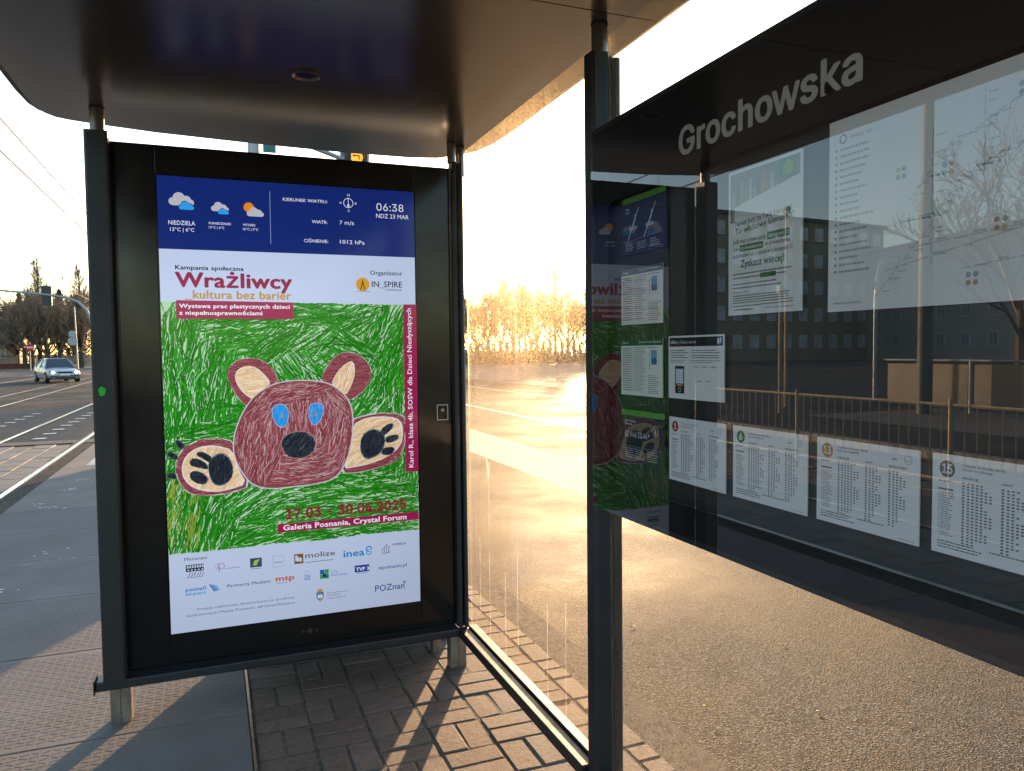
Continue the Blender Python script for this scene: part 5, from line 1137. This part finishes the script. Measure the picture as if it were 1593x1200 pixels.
box('balcony', (3.3, 5.9, -5.9, -5.002, 2.4, 3.3), simple('dark_balcony', (.06, .055, .05), .8), hs)
fe = empty('wooden_fence', (-14, 95, 0), 'sunlit pale wooden plank fence behind the silver car', 'fence')
M['plank'] = simple('pale_planks', (.42, .33, .2), .8, 0, .2, 3); M['fpost'] = simple('brown_fence_post', (.16, .09, .06), .8)
plm = MB().box(-.07, .07, -.012, .012, .12, 1.45).mesh('plank', M['plank'])
for i in range(60):
    x = -4.0 + i * .165
    if i % 14 != 13: link('plank', plm, fe, (x, 0, random.uniform(-.03, .03)))
for i in range(5): box('post', (-4.0 + (i * 14 - .8) * .165 - .12, -4.0 + (i * 14 - .8) * .165 + .12, -.12, .12, 0, 1.6), M['fpost'], fe)
bw = empty('brick_fence', (-20.2, 94.4, 0), 'dark low railing fence on a red brick base before the pale house', 'fence')
box('brick_base', (-4, 2.1, -.1, .1, 0, .55), simple('red_brick', (.17, .055, .04), .85, 0, .3, 8), bw)
for i in range(31): MB().tube([(-3.9 + i * .2, 0, .55), (-3.9 + i * .2, 0, 1.5)], .02, 5).build('bar', M['trim'], bw)
box('rail', (-4, 2.1, -.02, .02, 1.3, 1.35), M['trim'], bw)

# ================================================================== ACROSS THE TRACKS (seen mirrored in the case glass)
def rot_place(o, rz): o.rotation_euler.z = rz
b1 = building('apartment_block', 'long olive apartment block of five storeys mirrored left in the case glass', -14.5 - 56.5, 14.5 - 56.5, 62, 74, 15.2, M['w_olive'], 5, 12, wsize=(1.25, 1.45), z0=1.3, pitch=2.95, curtain=(.6, .64, .68)); rot_place(b1, R(-6))
b1.location = (-57.2, 72.5, 0)
b2 = building('apartment_block', 'lower grey apartment block mirrored behind the catenary mast in the case glass', -6, 6, -21, 21, 12.0, M['w_grey'], 4, 12, face='x', wsize=(1.2, 1.4), z0=1.3, pitch=2.8); b2.location = (-71, 49, 0); rot_place(b2, R(14))
b3 = building('apartment_block', 'far grey block at the right end of the mirrored street', -8, 8, -14, 14, 10.5, M['w_grey'], 3, 9, face='x', z0=1.3, pitch=2.9); b3.location = (-78, 12, 0)
tb = tree('bare', 12, 9.8, (-26.5, 19.6, 0), 'broad bare tree mirrored over the network map in the case glass', mat='twig')
rectsheet('far_pavement', -130, -26, -40, 13.9, -0.004, M['asphalt_old'])
rectsheet('opposite_platform', -13.4, -9.5, -30, 12.5, -0.004, M['slab'])
# track railing with pickets
ral = empty('track_railing', (-4.52, 2, 0), 'long railing with thin vertical bars between the two tracks', 'railing')
M['railing'] = simple('railing_paint', (.30, .25, .18), .5, .3, .2, 9)
for z in (.86, .14): MB().tube([(0, -9, z), (0, 9.2, z)], .016, 6).build('rail', M['railing'], ral)
pk = MB().tube([(0, 0, .14), (0, 0, .86)], .0075, 5, cap=False).mesh('bar', M['railing'])
for i in range(150): link('bar', pk, ral, (0, -9 + i * .121, 0))
for i in range(10): MB().tube([(0, -9 + i * 2.02, -.05), (0, -9 + i * 2.02, .92)], .025, 8).build('post', M['railing'], ral)
box('road_kerb', (-6.62, -6.48, -30, 13.5, -.06, .11), M['kerb'], kind='structure')
# stop screen panels
M['tan_panel'] = simple('tan_screen_panel', (.15, .125, .09), .5, 0, .25, 2)
sp_ = empty('platform_screen', (-12.6, 0.6, 0), 'row of tan screen panels with a top rail along the opposite platform', 'screen')
for i in range(11):
    y = -11 + i * 2.15; box('panel', (-.015, .015, y + .05, y + 2.05, .12, 1.02), M['tan_panel'], sp_); MB().tube([(0, y, 0), (0, y, 1.12)], .03, 8).build('post', M['galv'], sp_)
MB().tube([(0, -11, 1.1), (0, 12.65, 1.1)], .025, 8).build('top_rail', M['galv'], sp_)
# masts and lamps across
cm_ = empty('catenary_mast', (-11.9, 11.6, 0), 'thick grey green catenary mast mirrored in the case glass over the network map', 'mast')
M['mast'] = simple('mast_green_grey', (.045, .06, .052), .6)
MB().tube([(0, 0, -.05), (0, 0, 4.4), (0, 0, 4.41), (0, 0, 10.5)], [.155, .145, .115, .10], 12).build('pole', M['mast'], cm_, smooth=True)
MB().tube([(0, 0, 7.4), (3.4, -.3, 7.9), (6.2, -.5, 7.6)], [.04, .035, .03], 8).build('bracket_arm', M['galv'], cm_)
MB().tube([(0, 0, 4.9), (-.9, 1.0, 4.95)], .03, 6).build('lamp_arm', M['galv'], cm_)
def mast_arm(loc, h, reach, label, rz, r=.06):
    o = empty('signal_mast', loc, label, 'traffic light', None, rz)
    n = 8; pts = [(0, 0, 0), (0, 0, h * .62)] + [(reach * .32 * (1 - math.cos(R(90 * k / n))), 0, h * .62 + h * .34 * math.sin(R(90 * k / n))) for k in range(1, n + 1)] + [(reach, 0, h)]
    MB().tube(pts, r, 10).build('arm_pole', M['galv'], o, smooth=True)
    signal_head(o, reach * .95, 0, h - .35, .35, .95, [((.3, .02, .01), 0, None), ((.3, .15, .01), 0, None), ((.01, .2, .05), 0, None)]); return o
no = no_entry('no_entry_sign', (-28.4, 42.2, 0), 'red no entry sign mirrored before the olive block in the case glass', 3.3, .42, 3.9, rz=R(-34), pr_=.06)
mast_arm((-29.1, 42.6, 0), 6.6, 4.2, 'slender curved mast arm mirrored beside the no entry sign', R(215), .07)
mast_arm((-14.6, 15.4, 0), 3.9, 2.6, 'curved signal mast arm mirrored between the poster and the map', R(150), .05)
for (x, y, h, lab) in ((-9.6, 13.3, 2.6, 'short thin post at the track crossing mirrored below the poster'), (-10.9, 14.6, 4.6, 'thin tall post mirrored behind the recruiting poster'), (-13.0, 8.4, 5.2, 'thin lit post mirrored right of the catenary mast'), (-16.5, 10.0, 3.6, 'low thin post mirrored over the right half of the map')):
    o = empty('thin_post', (x, y, 0), lab, 'post'); MB().tube([(0, 0, -.05), (0, 0, h)], [.04, .03], 8).build('pole', M['railing'], o, smooth=True)
    box('cap_light', (-.07, .07, -.07, .07, h + .001, h + .16), M['sig_black'], o, bevel=.01)
